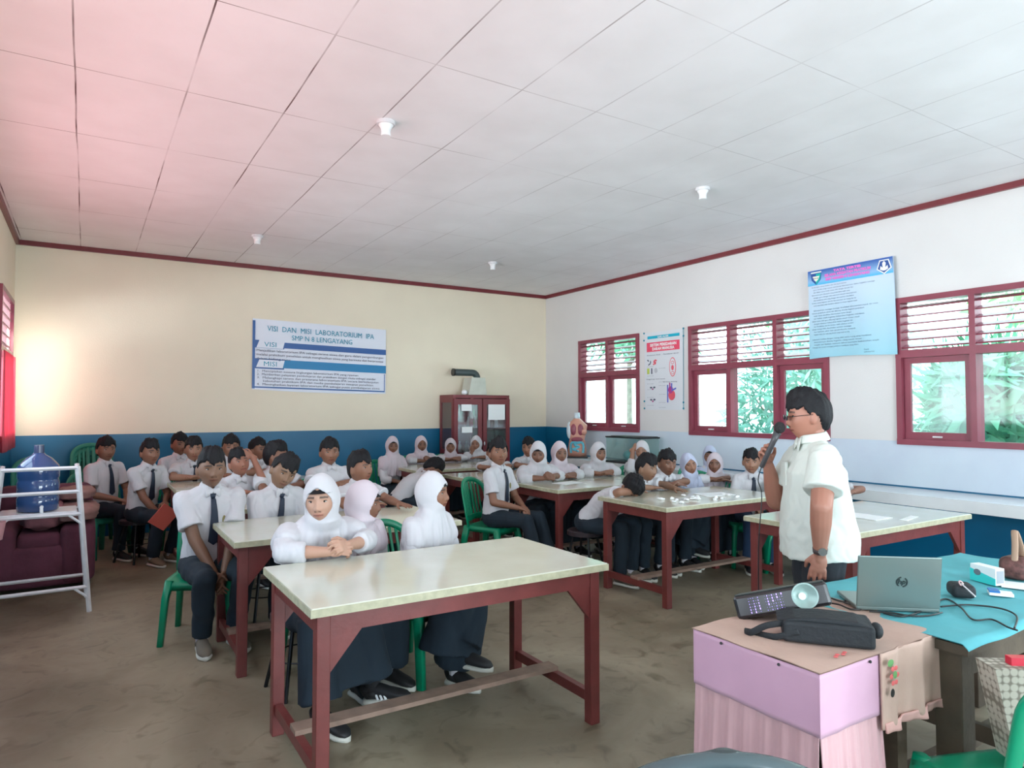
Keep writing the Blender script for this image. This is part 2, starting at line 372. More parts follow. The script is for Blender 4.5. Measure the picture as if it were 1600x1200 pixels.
def cloth_mat(name, col, tr=.4):
    m = bpy.data.materials.new(name); m.use_nodes = True; t = m.node_tree; t.nodes.clear()
    out = t.nodes.new('ShaderNodeOutputMaterial'); d = t.nodes.new('ShaderNodeBsdfDiffuse'); d.inputs[0].default_value = (*col, 1)
    tl = t.nodes.new('ShaderNodeBsdfTranslucent'); tl.inputs[0].default_value = (*col, 1)
    mx = t.nodes.new('ShaderNodeMixShader'); mx.inputs[0].default_value = tr
    t.links.new(d.outputs[0], mx.inputs[1]); t.links.new(tl.outputs[0], mx.inputs[2]); t.links.new(mx.outputs[0], out.inputs[0]); MATS[name] = m; return m
M_REDC = cloth_mat('red_curtain_cloth', (.88, .22, .28), .55)
tag(obj('curtain', wave_sheet((XL + .045, 8.02, 0), (XL + .045, 9.22, 0), 1.12, 2.1, .018, 9), M_REDC, smooth=True), 'red curtain hanging over the corner window on the left wall', 'curtain')
# small round wall clock edge by the left window
# lamp holders on the ceiling
def lamp_holder(px, py, where):
    p = onz(px, py, ZC); r = empty('lamp_holder', (p[0], p[1], ZC)); tag(r, 'white bulb holder on the ceiling, ' + where, 'lamp holder')
    obj('base_plate', MB().cyl((0, 0, -.025), (0, 0, 0), .062, .062), M_WHITEM, r, smooth=False)
    obj('socket', MB().loft([(0, 0, -.025), (0, 0, -.05), (0, 0, -.075), (0, 0, -.10)], [(.05, .05), (.034, .034), (.03, .03), (.034, .034)]), M_PAPER, r)
lamp_holder(603, 190, 'nearest to the camera on the left half'); lamp_holder(402, 368, 'far left above the banner wall')
lamp_holder(1098, 294, 'nearer one on the right half'); lamp_holder(770, 410, 'furthest back near the room corner')
# counter along the right wall
struct('trim_4', MB().box(6.16, XR, .5, 8.62, .685, .785), M_SLAB)
# ================================================================ outside the right windows
M_GRASS = mat('pale_dry_ground', (.48, .50, .44), .9, noise=.4, nscale=3)
struct('ground_outside', MB().box(-45, 45, -40, 50, -.6, -.12), M_GRASS)
M_LEAF = [mat('leaf_cyan_green', (.36, .74, .60), .5, noise=.5, nscale=2.5), mat('leaf_green', (.20, .60, .36), .5, noise=.5, nscale=2.5), mat('leaf_bright', (.42, .82, .40), .5, noise=.5, nscale=2.5), mat('leaf_pale', (.60, .88, .80), .5, noise=.3, nscale=2.5)]
M_BARK = mat('bark', (.35, .3, .25), .9, noise=.4)
def leaf_cloud(c, r, n, size, seed, long=1.6):
    rg = np.random.RandomState(seed); D = rg.normal(size=(n, 3)); D /= np.linalg.norm(D, axis=1)[:, None]
    rad = rg.uniform(.45, 1, n) ** .6; P = D * rad[:, None] * np.array(r); P += .18 * np.array(r) * np.sin(P[:, [1, 2, 0]] * 5 / max(r) + seed)
    A = rg.normal(size=(n, 3)); A /= np.linalg.norm(A, axis=1)[:, None]; A[:, 2] -= .35; B = np.cross(A, D); B /= np.linalg.norm(B, axis=1)[:, None] + 1e-9
    s = size * rg.uniform(.5, 1.3, n)[:, None]; Cc = P + np.array(c)
    V = np.stack([Cc - A * s * long, Cc + B * s * .4, Cc + A * s * long, Cc - B * s * .4], 1).reshape(-1, 3)
    return V, [(4 * i, 4 * i + 1, 4 * i + 2, 4 * i + 3) for i in range(n)]
def tree(label, name, cat, x, y, h, r, n, size, m, seed, long=1.6, group=None):
    root = empty(name, (x, y, -.15)); tag(root, label, cat, group)
    cz = h - r[2]; V, F = leaf_cloud((0, 0, cz), r, n, size, seed, long); me = mesh_from('foliage', V, F, None, m)
    o = bpy.data.objects.new('foliage', me); COL.objects.link(o); o.parent = root
    tr = MB().cyl((0, 0, -.05), (.05, .05, cz), .09, .04, 8)
    rg = random.Random(seed)
    for k in range(5):
        a = rg.uniform(0, 6.28); tr.cyl((0, 0, cz * .6), (math.cos(a) * r[0] * .6, math.sin(a) * r[1] * .6, cz + rg.uniform(-.3, .6) * r[2]), .035, .012, 6)
    obj('trunk', tr, M_BARK, root)
TG = 'trees outside the right windows'
tree('pale green bush seen through the middle pane of the middle window', 'bush', 'bush', 9.6, 6.75, 3.0, (1.1, 1.1, 1.5), 3600, .07, M_LEAF[0], 3, group=TG)
tree('cyan green tree outside, behind the standing teacher\'s head', 'tree', 'tree', 10.4, 6.2, 3.9, (1.3, 1.3, 1.9), 3600, .08, M_LEAF[3], 4, group=TG)
tree('dark green palm-like bush outside the rightmost window, left pane', 'bush', 'bush', 9.4, 3.9, 2.6, (.8, .8, 1.3), 2400, .12, M_LEAF[1], 5, 3.2, group=TG)
tree('big green shrub outside the rightmost window at the picture edge', 'bush', 'bush', 9.2, 2.4, 2.8, (1.0, .9, 1.45), 3400, .09, M_LEAF[0], 6, 2.4, group=TG)
tree('bright yellow green tree top above the rightmost window louvres', 'tree', 'tree', 11.6, 3.6, 5.6, (1.8, 1.8, 1.6), 3600, .11, M_LEAF[2], 7, group=TG)
tree('green tree seen through the louvres of the corner window', 'tree', 'tree', 12.0, 13.4, 6.4, (2.1, 2.1, 1.8), 3600, .11, M_LEAF[1], 8, group=TG)
tree('light green tree high above the middle window louvres', 'tree', 'tree', 13.5, 9.0, 6.6, (2.2, 2.2, 1.7), 3600, .11, M_LEAF[2], 9, group=TG)
# ================================================================ banner, posters
def flat(name, pts, m, parent, th=.004, mi=None):
    return
M_BW = mat('banner_white_vinyl', (.76, .80, .90), .35, bump=.12, bscale=7)
M_BNAVY = mat('banner_navy_print', (.02, .10, .33), .35); M_BTEAL = mat('banner_blue_print', (.0, .20, .45), .35)
M_INK = mat('dark_ink', (.05, .06, .12), .5); M_TEAL = mat('teal_ink', (.0, .28, .42), .5); M_PINK = mat('pink_ink', (.85, .18, .62), .5)
def banner():
    Y = YB - .012; x0, x1, z0, z1 = 1.88, 3.78, 1.80, 2.755
    root = empty('banner', (x0, Y, z0)); tag(root, 'white and blue vision and mission banner pinned on the cream back wall', 'banner')
    M = Matrix.Shear('XZ', 4, (0, 0)) if False else Matrix(((1, 0, 0, 0), (0, 1, 0, 0), (-.022, 0, 1, 0), (0, 0, 0, 1)))
    W, Hh = x1 - x0, z1 - z0
    def bx(a, b, c, d, y): return MB().box(a, b, -y, -y + .003, c, d, M=M)
    # vinyl sheet, softly rippled
    V = []; F = []; nu, nv = 60, 24
    for s in (0, 1):
        for j in range(nv + 1):
            for i in range(nu + 1):
                x = W * i / nu; z = Hh * j / nv; sag = -.02 * math.sin(math.pi * i / nu) * (1 - j / nv)
                y = -.003 * math.sin(x * 9 + z * 5) * (0.3 + abs(j / nv - .5)) - .004 + s * .003
                V.append((x, y + .006, z + sag - .022 * x))
    Wn = nu + 1; N = Wn * (nv + 1)
    for j in range(nv):
        for i in range(nu): q = j * Wn + i; F += [(q, q + 1, q + Wn + 1, q + Wn), (N + q, N + q + Wn, N + q + Wn + 1, N + q + 1)]
    obj('sheet', MB().add(V, F), M_BW, root, smooth=True)
    st = MB(); st.box(0, .035, -.006, -.003, .01, .93, M=M).box(0, W - .02, -.006, -.003, .02, .04, M=M).box(.03, W, -.006, -.003, .575, .655, M=M)
    st.box(W - .03, W - .018, -.006, -.003, .02, .29, M=M).box(.02, .42, -.0055, -.003, .28, .42, M=M).box(.02, .42, -.0055, -.003, .56, .67, M=M)
    obj('navy_band', st, M_BNAVY, root)
    obj('blue_band', MB().box(.40, W, -.007, -.004, .30, .415, M=M), M_BTEAL, root)
    tabs = MB()
    for zz in (.300, .565): tabs.add(xf(M, [(.05, -.008, zz), (.40, -.008, zz), (.425, -.008, zz + .105), (.09, -.008, zz + .105), (.05, -.0062, zz), (.40, -.0062, zz), (.425, -.0062, zz + .105), (.09, -.0062, zz + .105)]), [(0, 1, 2, 3), (7, 6, 5, 4), (0, 4, 5, 1), (1, 5, 6, 2), (2, 6, 7, 3), (3, 7, 4, 0)])
    obj('heading_tab', tabs, M_BW, root)
    T = M @ Matrix(((1, 0, 0, 0), (0, 0, -1, -.0095), (0, 1, 0, 0), (0, 0, 0, 1)))
    obj('title_lettering', text_mesh([('VISI  DAN  MISI  LABORATORIUM  IPA', W / 2, .80, .075, 'CENTER', 1.52), ('SMP N 8 LENGAYANG', W / 2, .695, .072, 'CENTER', .86), ('VISI', .235, .585, .065, 'CENTER', .16), ('MISI', .235, .320, .065, 'CENTER', .17)], T), M_TEAL, root, fixn=False)
    bl = []
    for i, s in enumerate(['Menjadikan laboratorium IPA sebagai sarana siswa dan guru dalam pengembangan', 'melalui praktikum penelitian untuk menghasilkan siswa yang bermutu dan berprestasi', 'dalam bidang sains']):
        bl.append((s, .05, .515 - i * .055, .032, 'LEFT', 1.8 if i < 2 else .45))
    for i, s in enumerate(['1.  Menciptakan suasana lingkungan laboratorium IPA yang nyaman', '2.  Memberikan pelayanan pembelajaran dan praktikum dengan mutu sebagai standar', '3.  Melengkapi sarana dan prasarana laboratorium IPA secara berkelanjutan', '     kebutuhan praktikum IPA dan media pembelajaran maupun penelitian', '4.  Meningkatkan layanan laboratorium IPA sebagai pusat pembelajaran siswa']):
        bl.append((s, .06, .238 - i * .045, .030, 'LEFT', (1.4, 1.68, 1.72, 1.56, 1.74)[i]))
    obj('body_lettering', text_mesh(bl, T), M_INK, root, fixn=False)
banner()
def wall_T(y0, z0, off):   # text plane on the right wall: text x runs toward -y (to the right in the picture)
    return Matrix(((0, 0, -1, XR - off), (-1, 0, 0, y0), (0, 1, 0, z0), (0, 0, 0, 1)))
def poster_rules():
    y0, y1, z0, z1 = 4.52, 3.60, 2.075, 3.03; W = y0 - y1; H_ = z1 - z0
    root = empty('poster', (XR - .05, y0, z0)); tag(root, 'pale blue laboratory rules poster with dark blue header between the windows', 'poster')
    Ln = Matrix(((0, 0, -1, 0), (-1, 0, 0, 0), (0, 1, 0, 0), (0, 0, 0, 1)))
    m = bpy.data.materials.new('pale_blue_print'); m.use_nodes = True; t = m.node_tree; b = t.nodes['Principled BSDF']; b.inputs['Roughness'].default_value = .25
    co = t.nodes.new('ShaderNodeTexCoord'); sp = t.nodes.new('ShaderNodeSeparateXYZ'); r = t.nodes.new('ShaderNodeValToRGB'); t.links.new(co.outputs['Object'], sp.inputs[0]); t.links.new(sp.outputs['Z'], r.inputs[0])
    e = r.color_ramp.elements; e[0].position = 0; e[0].color = (.30, .60, .72, 1); e[1].position = .8; e[1].color = (.60, .72, .86, 1)
    t.links.new(r.outputs[0], b.inputs['Base Color'])
    V = []; F = []; nu, nv = 30, 20
    for s in (0, 1):
        for j in range(nv + 1):
            for i in range(nu + 1):
                u = i / nu; v = j / nv; x = u * W + (1 - v) * (.02 * u - .0)
                V.append((-.015 - .012 * math.sin(u * 3.1) * (1 - v) + s * .004 - .004 * math.sin(u * 12), -x, v * H_ + .012 * (1 - v) * math.sin(u * 4)))
    Wn = nu + 1; N = Wn * (nv + 1)
    for j in range(nv):
        for i in range(nu): q = j * Wn + i; F += [(q, q + 1, q + Wn + 1, q + Wn), (N + q, N + q + Wn, N + q + Wn + 1, N + q + 1)]
    sheet = obj('sheet', MB().add(V, F), m, root, smooth=True)
    def pl(pts, off, th=.003):
        n = len(pts); A = [(-off, -x, z) for x, z in pts] + [(-off + th, -x, z) for x, z in pts]
        return A, [tuple(range(n)), tuple(range(n, 2 * n))[::-1]] + [(i, (i + 1) % n, n + (i + 1) % n, n + i) for i in range(n)]
    hm = bpy.data.materials.new('blue_header_print'); hm.use_nodes = True; t = hm.node_tree; b = t.nodes['Principled BSDF']; b.inputs['Roughness'].default_value = .25
    co = t.nodes.new('ShaderNodeTexCoord'); sp = t.nodes.new('ShaderNodeSeparateXYZ'); r = t.nodes.new('ShaderNodeValToRGB'); mr = t.nodes.new('ShaderNodeMapRange'); mr.inputs[1].default_value = H_ - .17; mr.inputs[2].default_value = H_
    t.links.new(co.outputs['Object'], sp.inputs[0]); t.links.new(sp.outputs['Z'], mr.inputs[0]); t.links.new(mr.outputs[0], r.inputs[0])
    r.color_ramp.elements[0].color = (.05, .50, .80, 1); r.color_ramp.elements[1].color = (.02, .08, .38, 1); mid = r.color_ramp.elements.new(.3); mid.color = (.28, .50, .78, 1)
    t.links.new(r.outputs[0], b.inputs['Base Color'])
    A, Fq = pl([(.0, H_ - .165), (W, H_ - .165), (W - .005, H_ - .005), (0, H_ - .005)], .024)
    obj('header', MB().add(A, Fq), hm, root)
    # crests
    def shield(cx, cz, r_, k=1): return [(cx - r_, cz + r_ * .8), (cx + r_, cz + r_ * .8), (cx + r_ * .85, cz - r_ * .3), (cx, cz - r_ * 1.15 * k), (cx - r_ * .85, cz - r_ * .3)]
    c1 = MB(); c1.add(*pl(shield(.10, H_ - .09, .062), .0275), 0); c1.add(*pl([(.10, H_ - .045), (.155, H_ - .045), (.145, H_ - .11), (.10, H_ - .158)], .0285), 1); c1.add(*pl([(.06, H_ - .07), (.14, H_ - .07), (.125, H_ - .105), (.10, H_ - .13), (.075, H_ - .105)], .0295), 2); c1.add(*pl([(.04, H_ - .034), (.16, H_ - .034), (.16, H_ - .022), (.04, H_ - .022)], .0275), 2)
    for k in range(3): c1.add(*pl([(.075 + k * .02, H_ - .1), (.083 + k * .02, H_ - .1), (.083 + k * .02, H_ - .085), (.075 + k * .02, H_ - .085)], .0305), 3)
    obj('crest', c1, [mat('crest_navy', (.02, .08, .3), .4), mat('crest_green', (.0, .45, .40), .4), mat('crest_cream', (.85, .88, .75), .4), M_INK], root)
    cx, cz = W - .085, H_ - .088
    def ng(n, r_, a0=math.pi / 2): return [(cx + r_ * math.cos(a0 + 2 * math.pi * i / n), cz + r_ * math.sin(a0 + 2 * math.pi * i / n)) for i in range(n)]
    c2 = MB(); c2.add(*pl(ng(5, .078, -math.pi / 2), .0275), 0); c2.add(*pl(ng(5, .066, -math.pi / 2), .0285), 1); c2.add(*pl([(cx - .04, cz - .03), (cx - .01, cz - .045), (cx + .01, cz - .045), (cx + .04, cz - .03), (cx + .035, cz + .005), (cx + .012, cz - .015), (cx + .018, cz + .03), (cx, cz + .05), (cx - .018, cz + .03), (cx - .012, cz - .015), (cx - .035, cz + .005)], .0295), 0)
    obj('crest', c2, [M_PAPER, MATS['crest_navy']], root)
    T = Matrix(((0, 0, -1, -.0285), (-1, 0, 0, 0), (0, 1, 0, 0), (0, 0, 0, 1)))
    obj('title_lettering', text_mesh([('TATA TERTIB', W / 2 - .01, H_ - .052, .024, 'CENTER', .30, .002), ('SELAMA KEGIATAN PRATIKUM', W / 2 - .01, H_ - .093, .028, 'CENTER', .50, .002), ('SMP NEGERI 8 LENGAYANG', W / 2 - .01, H_ - .133, .026, 'CENTER', .48, .002)], T), M_PINK, root, fixn=False)
    rg = random.Random(5); bl = []
    words = 'siswa masuk ke dalam ruang laboratorium dengan tertib dan teratur sebelum kegiatan praktikum dimulai wajib menjaga kebersihan alat serta bahan yang telah disediakan oleh guru dilarang makan minum membawa tas'.split()
    z = H_ - .195
    for i in range(22):
        if i in (8, 18): z -= .025
        s = ' '.join(rg.choice(words) for _ in range(rg.randint(6, 10)))
        bl.append((s, .05 + (.02 if i % 3 else 0), z, .014, 'LEFT', rg.uniform(.42, .78) * W)); z -= .0285
    bl.append(('Kepala', W - .3, .055, .014, 'LEFT')); bl.append(('Laboratorium', W - .3, .03, .014, 'LEFT'))
    T2 = Matrix(((0, 0, -1, -.0335), (-1, 0, 0, 0), (0, 1, 0, 0), (0, 0, 0, 1)))
    obj('body_lettering', text_mesh(bl, T2), mat('grey_ink', (.10, .16, .25), .5), root, fixn=False)
poster_rules()
def poster_blood():
    y0, y1, z0, z1 = 7.14, 6.41, 1.52, 2.60; W = y0 - y1; H_ = z1 - z0
    root = empty('poster', (XR - .004, y0, z0)); tag(root, 'white blood circulation chart with a red heading beside the corner window', 'poster')
    def P(pts, off, mb, mi=0, th=.002):
        n = len(pts); A = [(-off, -x, z) for x, z in pts] + [(-off + th, -x, z) for x, z in pts]
        mb.add(A, [tuple(range(n)), tuple(range(n, 2 * n))[::-1]] + [(i, (i + 1) % n, n + (i + 1) % n, n + i) for i in range(n)], mi)
    def R(x0, x1, a, b): return [(x0, a), (x1, a), (x1, b), (x0, b)]
    def Cc(cx, cz, rx, rz, n=16): return [(cx + rx * math.cos(2 * math.pi * i / n), cz + rz * math.sin(2 * math.pi * i / n)) for i in range(n)]
    mb = MB(); P(R(0, W, 0, H_), .010, mb, th=.008); obj('sheet', mb, mat('chart_paper', (.68, .71, .75), .4), root)
    mb = MB(); P(R(.06, W - .06, H_ - .09, H_ - .05), .013, mb); obj('top_strip', mb, mat('cyan_print', (.0, .42, .58), .4), root)
    mb = MB(); P(R(.045, W - .06, H_ - .27, H_ - .14), .013, mb); obj('title_panel', mb, mat('red_print', (.78, .07, .14), .4), root)
    T = Matrix(((0, 0, -1, -.0145), (-1, 0, 0, 0), (0, 1, 0, 0), (0, 0, 0, 1)))
    obj('title_lettering', text_mesh([('SISTEM PEREDARAN', W / 2, H_ - .198, .04, 'CENTER', .50, .002), ('DARAH MANUSIA', W / 2, H_ - .252, .04, 'CENTER', .42, .002), ('ILMU ALAM', W / 2, H_ - .083, .024, 'CENTER', .2, .001)], T), M_PAPER, root, fixn=False)
    ill = MB()
    for i in range(14): P(Cc(.2 + .045 * math.cos(i * 2.4) * (i % 4) / 3 - .0, .66 + .03 * math.sin(i * 2.4) * (i % 4) / 3, .014, .012, 8), .0125 + i * .00005, ill, 0)
    for i in range(9): P(Cc(.09 + .03 * math.cos(i * 2.4), .66 + .035 * math.sin(i * 1.9), .009, .009, 8), .0125, ill, 2)
    P(R(.05, .095, .50, .58), .0125, ill, 1); P(R(.13, .15, .50, .58), .0125, ill, 2); P(Cc(.22, .545, .03, .035), .0125, ill, 5)
    P(Cc(.54, .58, .062, .13, 24), .0122, ill, 0); P(Cc(.54, .58, .052, .118, 24), .0128, ill, 4); P(Cc(.54, .57, .024, .036), .0132, ill, 0)
    P(Cc(.54, .64, .03, .022), .0132, ill, 0); P(Cc(.54, .50, .03, .022), .0132, ill, 0); P(Cc(.54, .64, .022, .014), .0135, ill, 4); P(Cc(.54, .50, .022, .014), .0135, ill, 4)
    P(Cc(.52, .20, .062, .07, 20), .0128, ill, 0); P(Cc(.50, .27, .045, .05, 16), .0130, ill, 6); P(R(.435, .455, .10, .34), .0132, ill, 3); P(R(.475, .495, .24, .37), .0134, ill, 6); P(R(.51, .53, .28, .36), .0134, ill, 3); P([(.52, .25), (.60, .28), (.60, .30), (.52, .275)], .0136, ill, 3)
    for z in (.30, .13):
        P(Cc(.16, z, .03, .02), .0125, ill, 5); P(Cc(.125, z + .01, .02, .012), .0127, ill, 2); P(Cc(.19, z + .012, .02, .012), .0127, ill, 2); P(Cc(.158, z - .012, .014, .012), .0129, ill, 6)
    obj('illustration', ill, [mat('blood_red', (.75, .10, .14), .5), mat('lime', (.5, .6, .1), .5), M_INK, mat('vein_blue', (.08, .12, .5), .5), MATS['chart_paper'], mat('light_grey', (.5, .52, .56), .5), mat('vein_purple', (.45, .05, .25), .5)], root)
    bl = [('Komponen darah', .05, .755, .016, 'LEFT', .26), ('Peredaran darah', .37, .755, .016, 'LEFT', .28), ('Penggolongan darah manusia', .04, .42, .016, 'LEFT', .36), ('Struktur jantung', .36, .375, .016, 'LEFT', .26)]
    for i, zz in enumerate((.60, .57, .47, .38, .36, .33, .28, .21, .17, .10, .06, .03)): bl.append(('arteri vena kapiler', (.28 if i % 2 else .05), zz, .008, 'LEFT', .13))
    obj('body_lettering', text_mesh(bl, T), M_INK, root, fixn=False)
    pins = MB()
    for x, z in ((W + .01, H_ - .0), (W + .01, H_ - .1), (W, .02), (W, .10), (-.01, .02), (-.01, .12), (-.01, H_ - .1), (-.01, H_)): pins.ell((-.012, -x, z), (.010, .014, .014), seg=10)
    pins.tube([(-.012, -W - .01, H_), (-.012, -W, .02)], .003)
    obj('corner_peg', pins, mat('teal_peg', (.0, .22, .32), .4), root)
poster_blood()
# ================================================================ furniture
M_TTOP = mat('ivory_table_top', (.64, .66, .56), .14, noise=.12, nscale=3, coat=.4, col2=(.57, .58, .46), bump=.03, bscale=8)
M_TEDGE = mat('worn_ivory_edge', (.52, .50, .34), .5, noise=.3, nscale=25)
TH = .783
def make_table(W=1.46, D=.82):
    r = empty('lab_table')
    t = MB().box(0, W, 0, D, TH - .035, TH)
    o = obj('tabletop', t, M_TTOP, r, bevel=.004)
    obj('edge_strip', MB().box(-.003, W + .003, -.003, 0, TH - .036, TH - .004).box(-.003, 0, 0, D, TH - .036, TH - .004).box(W, W + .003, 0, D, TH - .036, TH - .004).box(-.003, W + .003, D, D + .003, TH - .036, TH - .004), M_TEDGE, r)
    i = .03; L = .055
    j = i + .006; ap = MB().box(j, W - j, j, j + .03, TH - .115, TH - .035).box(j, W - j, D - j - .03, D - j, TH - .115, TH - .035).box(j, j + .03, j, D - j, TH - .115, TH - .035).box(W - j - .03, W - j, j, D - j, TH - .115, TH - .035)
    obj('apron', ap, M_TFR, r)
    for x, y in ((i, i), (W - i - L, i), (i, D - i - L), (W - i - L, D - i - L)):
        obj('leg', MB().box(x, x + L, y, y + L, 0, TH - .035), M_TFR, r, bevel=.003)
    for y in (i + .009, D - i - .032):
        for sx, x in ((1, i + L), (-1, W - i - L)):
            obj('gusset', MB().prism([(x, TH - .115), (x + sx * .13, TH - .115), (x, TH - .27)], 1, y, y + .022), M_TFR, r)
    for x in (i + .01, W - i - L + .01):
        obj('stretcher', MB().box(x, x + .035, i + L, D - i - L, .10, .15), M_TFR, r)
    obj('footboard', MB().box(i + .01, W - i - .01, D / 2 - .045, D / 2 + .045, .15, .172), M_BOARD, r)
    return r
TB = [(.74, 2.62, 'white topped maroon lab table nearest the camera, with three girls behind it'),
      (.73, 4.15, 'white topped lab table of the second left row, beside the boy in the grey shoes'),
      (.74, 5.46, 'lab table in the third left row, mostly hidden behind seated boys'),
      (.72, 7.0, 'lab table at the back left with a boy leaning both arms on it'),
      (3.42, 7.66, 'lab table at the very back where the girls in front of the glass cabinet sit'),
      (3.49, 6.33, 'lab table with the boy sleeping at its left end'),
      (3.74, 5.17, 'lab table in the centre with two girls folding their hands on it'),
      (3.78, 3.81, 'lab table on the right littered with paper, two boys slumped over its left end'),
      (3.98, 2.43, 'lab table directly behind the standing teacher')]
tproto = make_table()
for k, (x, y, lb) in enumerate(TB):
    o = tproto if k == 0 else copy_tree(tproto)
    o.location = (x, y, 0); tag(o, lb, 'table', 'white topped lab tables')
# ---- plastic chair: origin under the seat centre, facing +x
def make_chair(m, name='plastic_chair'):
    r = empty(name); SH = .42
    st = MB(); V = []; F = []
    n = 14
    for s in (0, 1):
        for j in range(n + 1):
            for i in range(n + 1):
                u = i / n * 2 - 1; v = j / n * 2 - 1
                x = .20 * u * (1 - .06 * v * v); y = .205 * v * (1 - .08 * (1 - u) / 2); d = (u * u + v * v)
                z = SH - .018 * math.exp(-d * 1.2) + (-.02 * max(0, u) ** 4) - s * .02 - .03 * (max(abs(u), abs(v)) ** 12) * s
                V.append((x, y, z))
    Wn = n + 1; N = Wn * Wn
    for j in range(n):
        for i in range(n): q = j * Wn + i; F += [(q, q + 1, q + Wn + 1, q + Wn), (N + q, N + q + Wn, N + q + Wn + 1, N + q + 1)]
    for i in range(n):
        for a, b in ((i, i + 1), (n * Wn + i, n * Wn + i + 1), (i * Wn, (i + 1) * Wn), (i * Wn + n, (i + 1) * Wn + n)): F.append((a, N + a, N + b, b))
    st.add(V, F); obj('seat', st, m, r, smooth=True)
    for sx in (1, -1):
        for sy in (1, -1):
            obj('leg', MB().loft([(sx * .165, sy * .175, SH - .01), (sx * .185, sy * .195, SH - .12), (sx * .215, sy * .215, 0)], [(.034, .026), (.030, .022), (.026, .018)], side=(1, 0, 0), seg=16, power=4), m, r, smooth=True)
    # back: arched rim and splats
    def bp(y, z): t = (z - SH) / .43; return (-.19 - .09 * t + .05 * (y / .2) ** 2, y, z)
    rim = []
    for k in range(25):
        a = math.pi * k / 24; rim.append(bp(.195 * math.cos(a) * (1 if math.sin(a) < .98 else 1), SH + .27 + .15 * math.sin(a) ** .8))
    pts = [bp(.19, SH - .01), bp(.195, SH + .14)] + rim + [bp(-.195, SH + .14), bp(-.19, SH - .01)]
    bk = MB(); bk.loft(pts, [(.024, .012)] * len(pts), side=[nrm(np.array(p) - np.array(bp(0, SH + .2)) + np.array([0, 0, 1e-3])) for p in pts], seg=12)
    for y in (-.12, -.075, -.03, .03, .075, .12):
        top = SH + .40 - .35 * abs(y) ** 1.3; ps = [bp(y, SH + .03 + (top - SH - .03) * q / 6) for q in range(7)]
        bk.loft(ps, [(.015 if abs(y) > .05 else .022, .005)] * 7, side=(0, 1, 0), seg=8)
    bk.loft([bp(y, SH + .06) for y in (-.19, -.1, 0, .1, .19)], [(.03, .006)] * 5, side=(0, 0, 1), seg=8)
    obj('backrest', bk, m, r, smooth=True); return r
def make_stool():
    r = empty('stool'); SH = .43
    obj('seat', MB().loft([(0, 0, SH - .05), (0, 0, SH - .045), (0, 0, SH - .01), (0, 0, SH)], [(.15, .15), (.165, .165), (.165, .165), (.15, .15)], seg=28), mat('dark_stool_vinyl', (.035, .025, .03), .4), r)
    for k in range(4):
        a = math.pi / 4 + k * math.pi / 2; obj('leg', MB().cyl((.11 * math.cos(a), .11 * math.sin(a), SH - .05), (.20 * math.cos(a), .20 * math.sin(a), 0), .011, .011, 10), M_BLACKM, r)
    obj('ring', MB().tube([(.155 * math.cos(2 * math.pi * k / 24), .155 * math.sin(2 * math.pi * k / 24), .19) for k in range(25)], .004, 6), M_BLACKM, r)
    return r
CH = dict(chair=make_chair(M_GREEN), faded=make_chair(M_GREEND), stool=make_stool()); USED = set()
def seat_at(kind, x, y, rot, label, z=0, group=None):
    src = CH[kind]
    if kind in USED: o = copy_tree(src)
    else: o = src; USED.add(kind)
    o.location = (x, y, z); o.rotation_euler = (0, 0, rot)
    tag(o, label, 'stool' if kind == 'stool' else 'chair', group or ('black legged stools' if kind == 'stool' else 'green plastic chairs')); return o
# ================================================================ people
M_SKIN = mat('skin', (.40, .20, .13), .5, vcol=True, sss=.08)
M_EYEW = mat('eye_white', (.42, .38, .36), .6, spec=.2); M_EYEB = mat('eye_brown', (.02, .012, .01), .2)
M_SHIRT = mat('white_cotton', (.57, .57, .60), .85, bump=.25, bscale=14, sheen=.1)
M_SHIRTP = mat('washed_white_cotton', (.57, .53, .56), .85, bump=.25, bscale=14, sheen=.1)
M_SHIRTT = mat('cream_white_linen', (.60, .64, .59), .85, bump=.3, bscale=18)
M_HIJ = mat('white_jersey', (.56, .555, .585), .9, bump=.3, bscale=10, sheen=.15)
M_HIJB = mat('bluish_white_jersey', (.47, .51, .66), .9, bump=.15, bscale=10)
M_HIJP = mat('pinkish_white_jersey', (.57, .50, .545), .9, bump=.15, bscale=10)
M_NAVY = mat('navy_cloth', (.009, .021, .034), .9, bump=.3, bscale=14, noise=.25, nscale=5)
M_NAVYB = mat('blue_navy_cloth', (.02, .05, .11), .9, bump=.3, bscale=14)
M_HAIR = mat('black_hair', (.008, .008, .010), .7, spec=.3, bump=.5, bscale=55)
M_TIE = mat('navy_tie', (.012, .022, .045), .6)
M_SHOEB = mat('black_shoe', (.014, .014, .016), .6, bump=.2); M_SHOEG = mat('grey_canvas_shoe', (.16, .14, .11), .8, bump=.2); M_SHOET = mat('tan_shoe', (.20, .14, .09), .8)
M_SOLE = mat('pale_rubber_sole', (.62, .62, .56), .6); M_SOCK = mat('white_sock', (.72, .70, .76), .9); M_SOCKL = mat('black_sock', (.015, .015, .017), .9)
DIRS, HF = sphere_grid(56, 40)
def gs(a, s): return np.exp(-(a / s) ** 2)
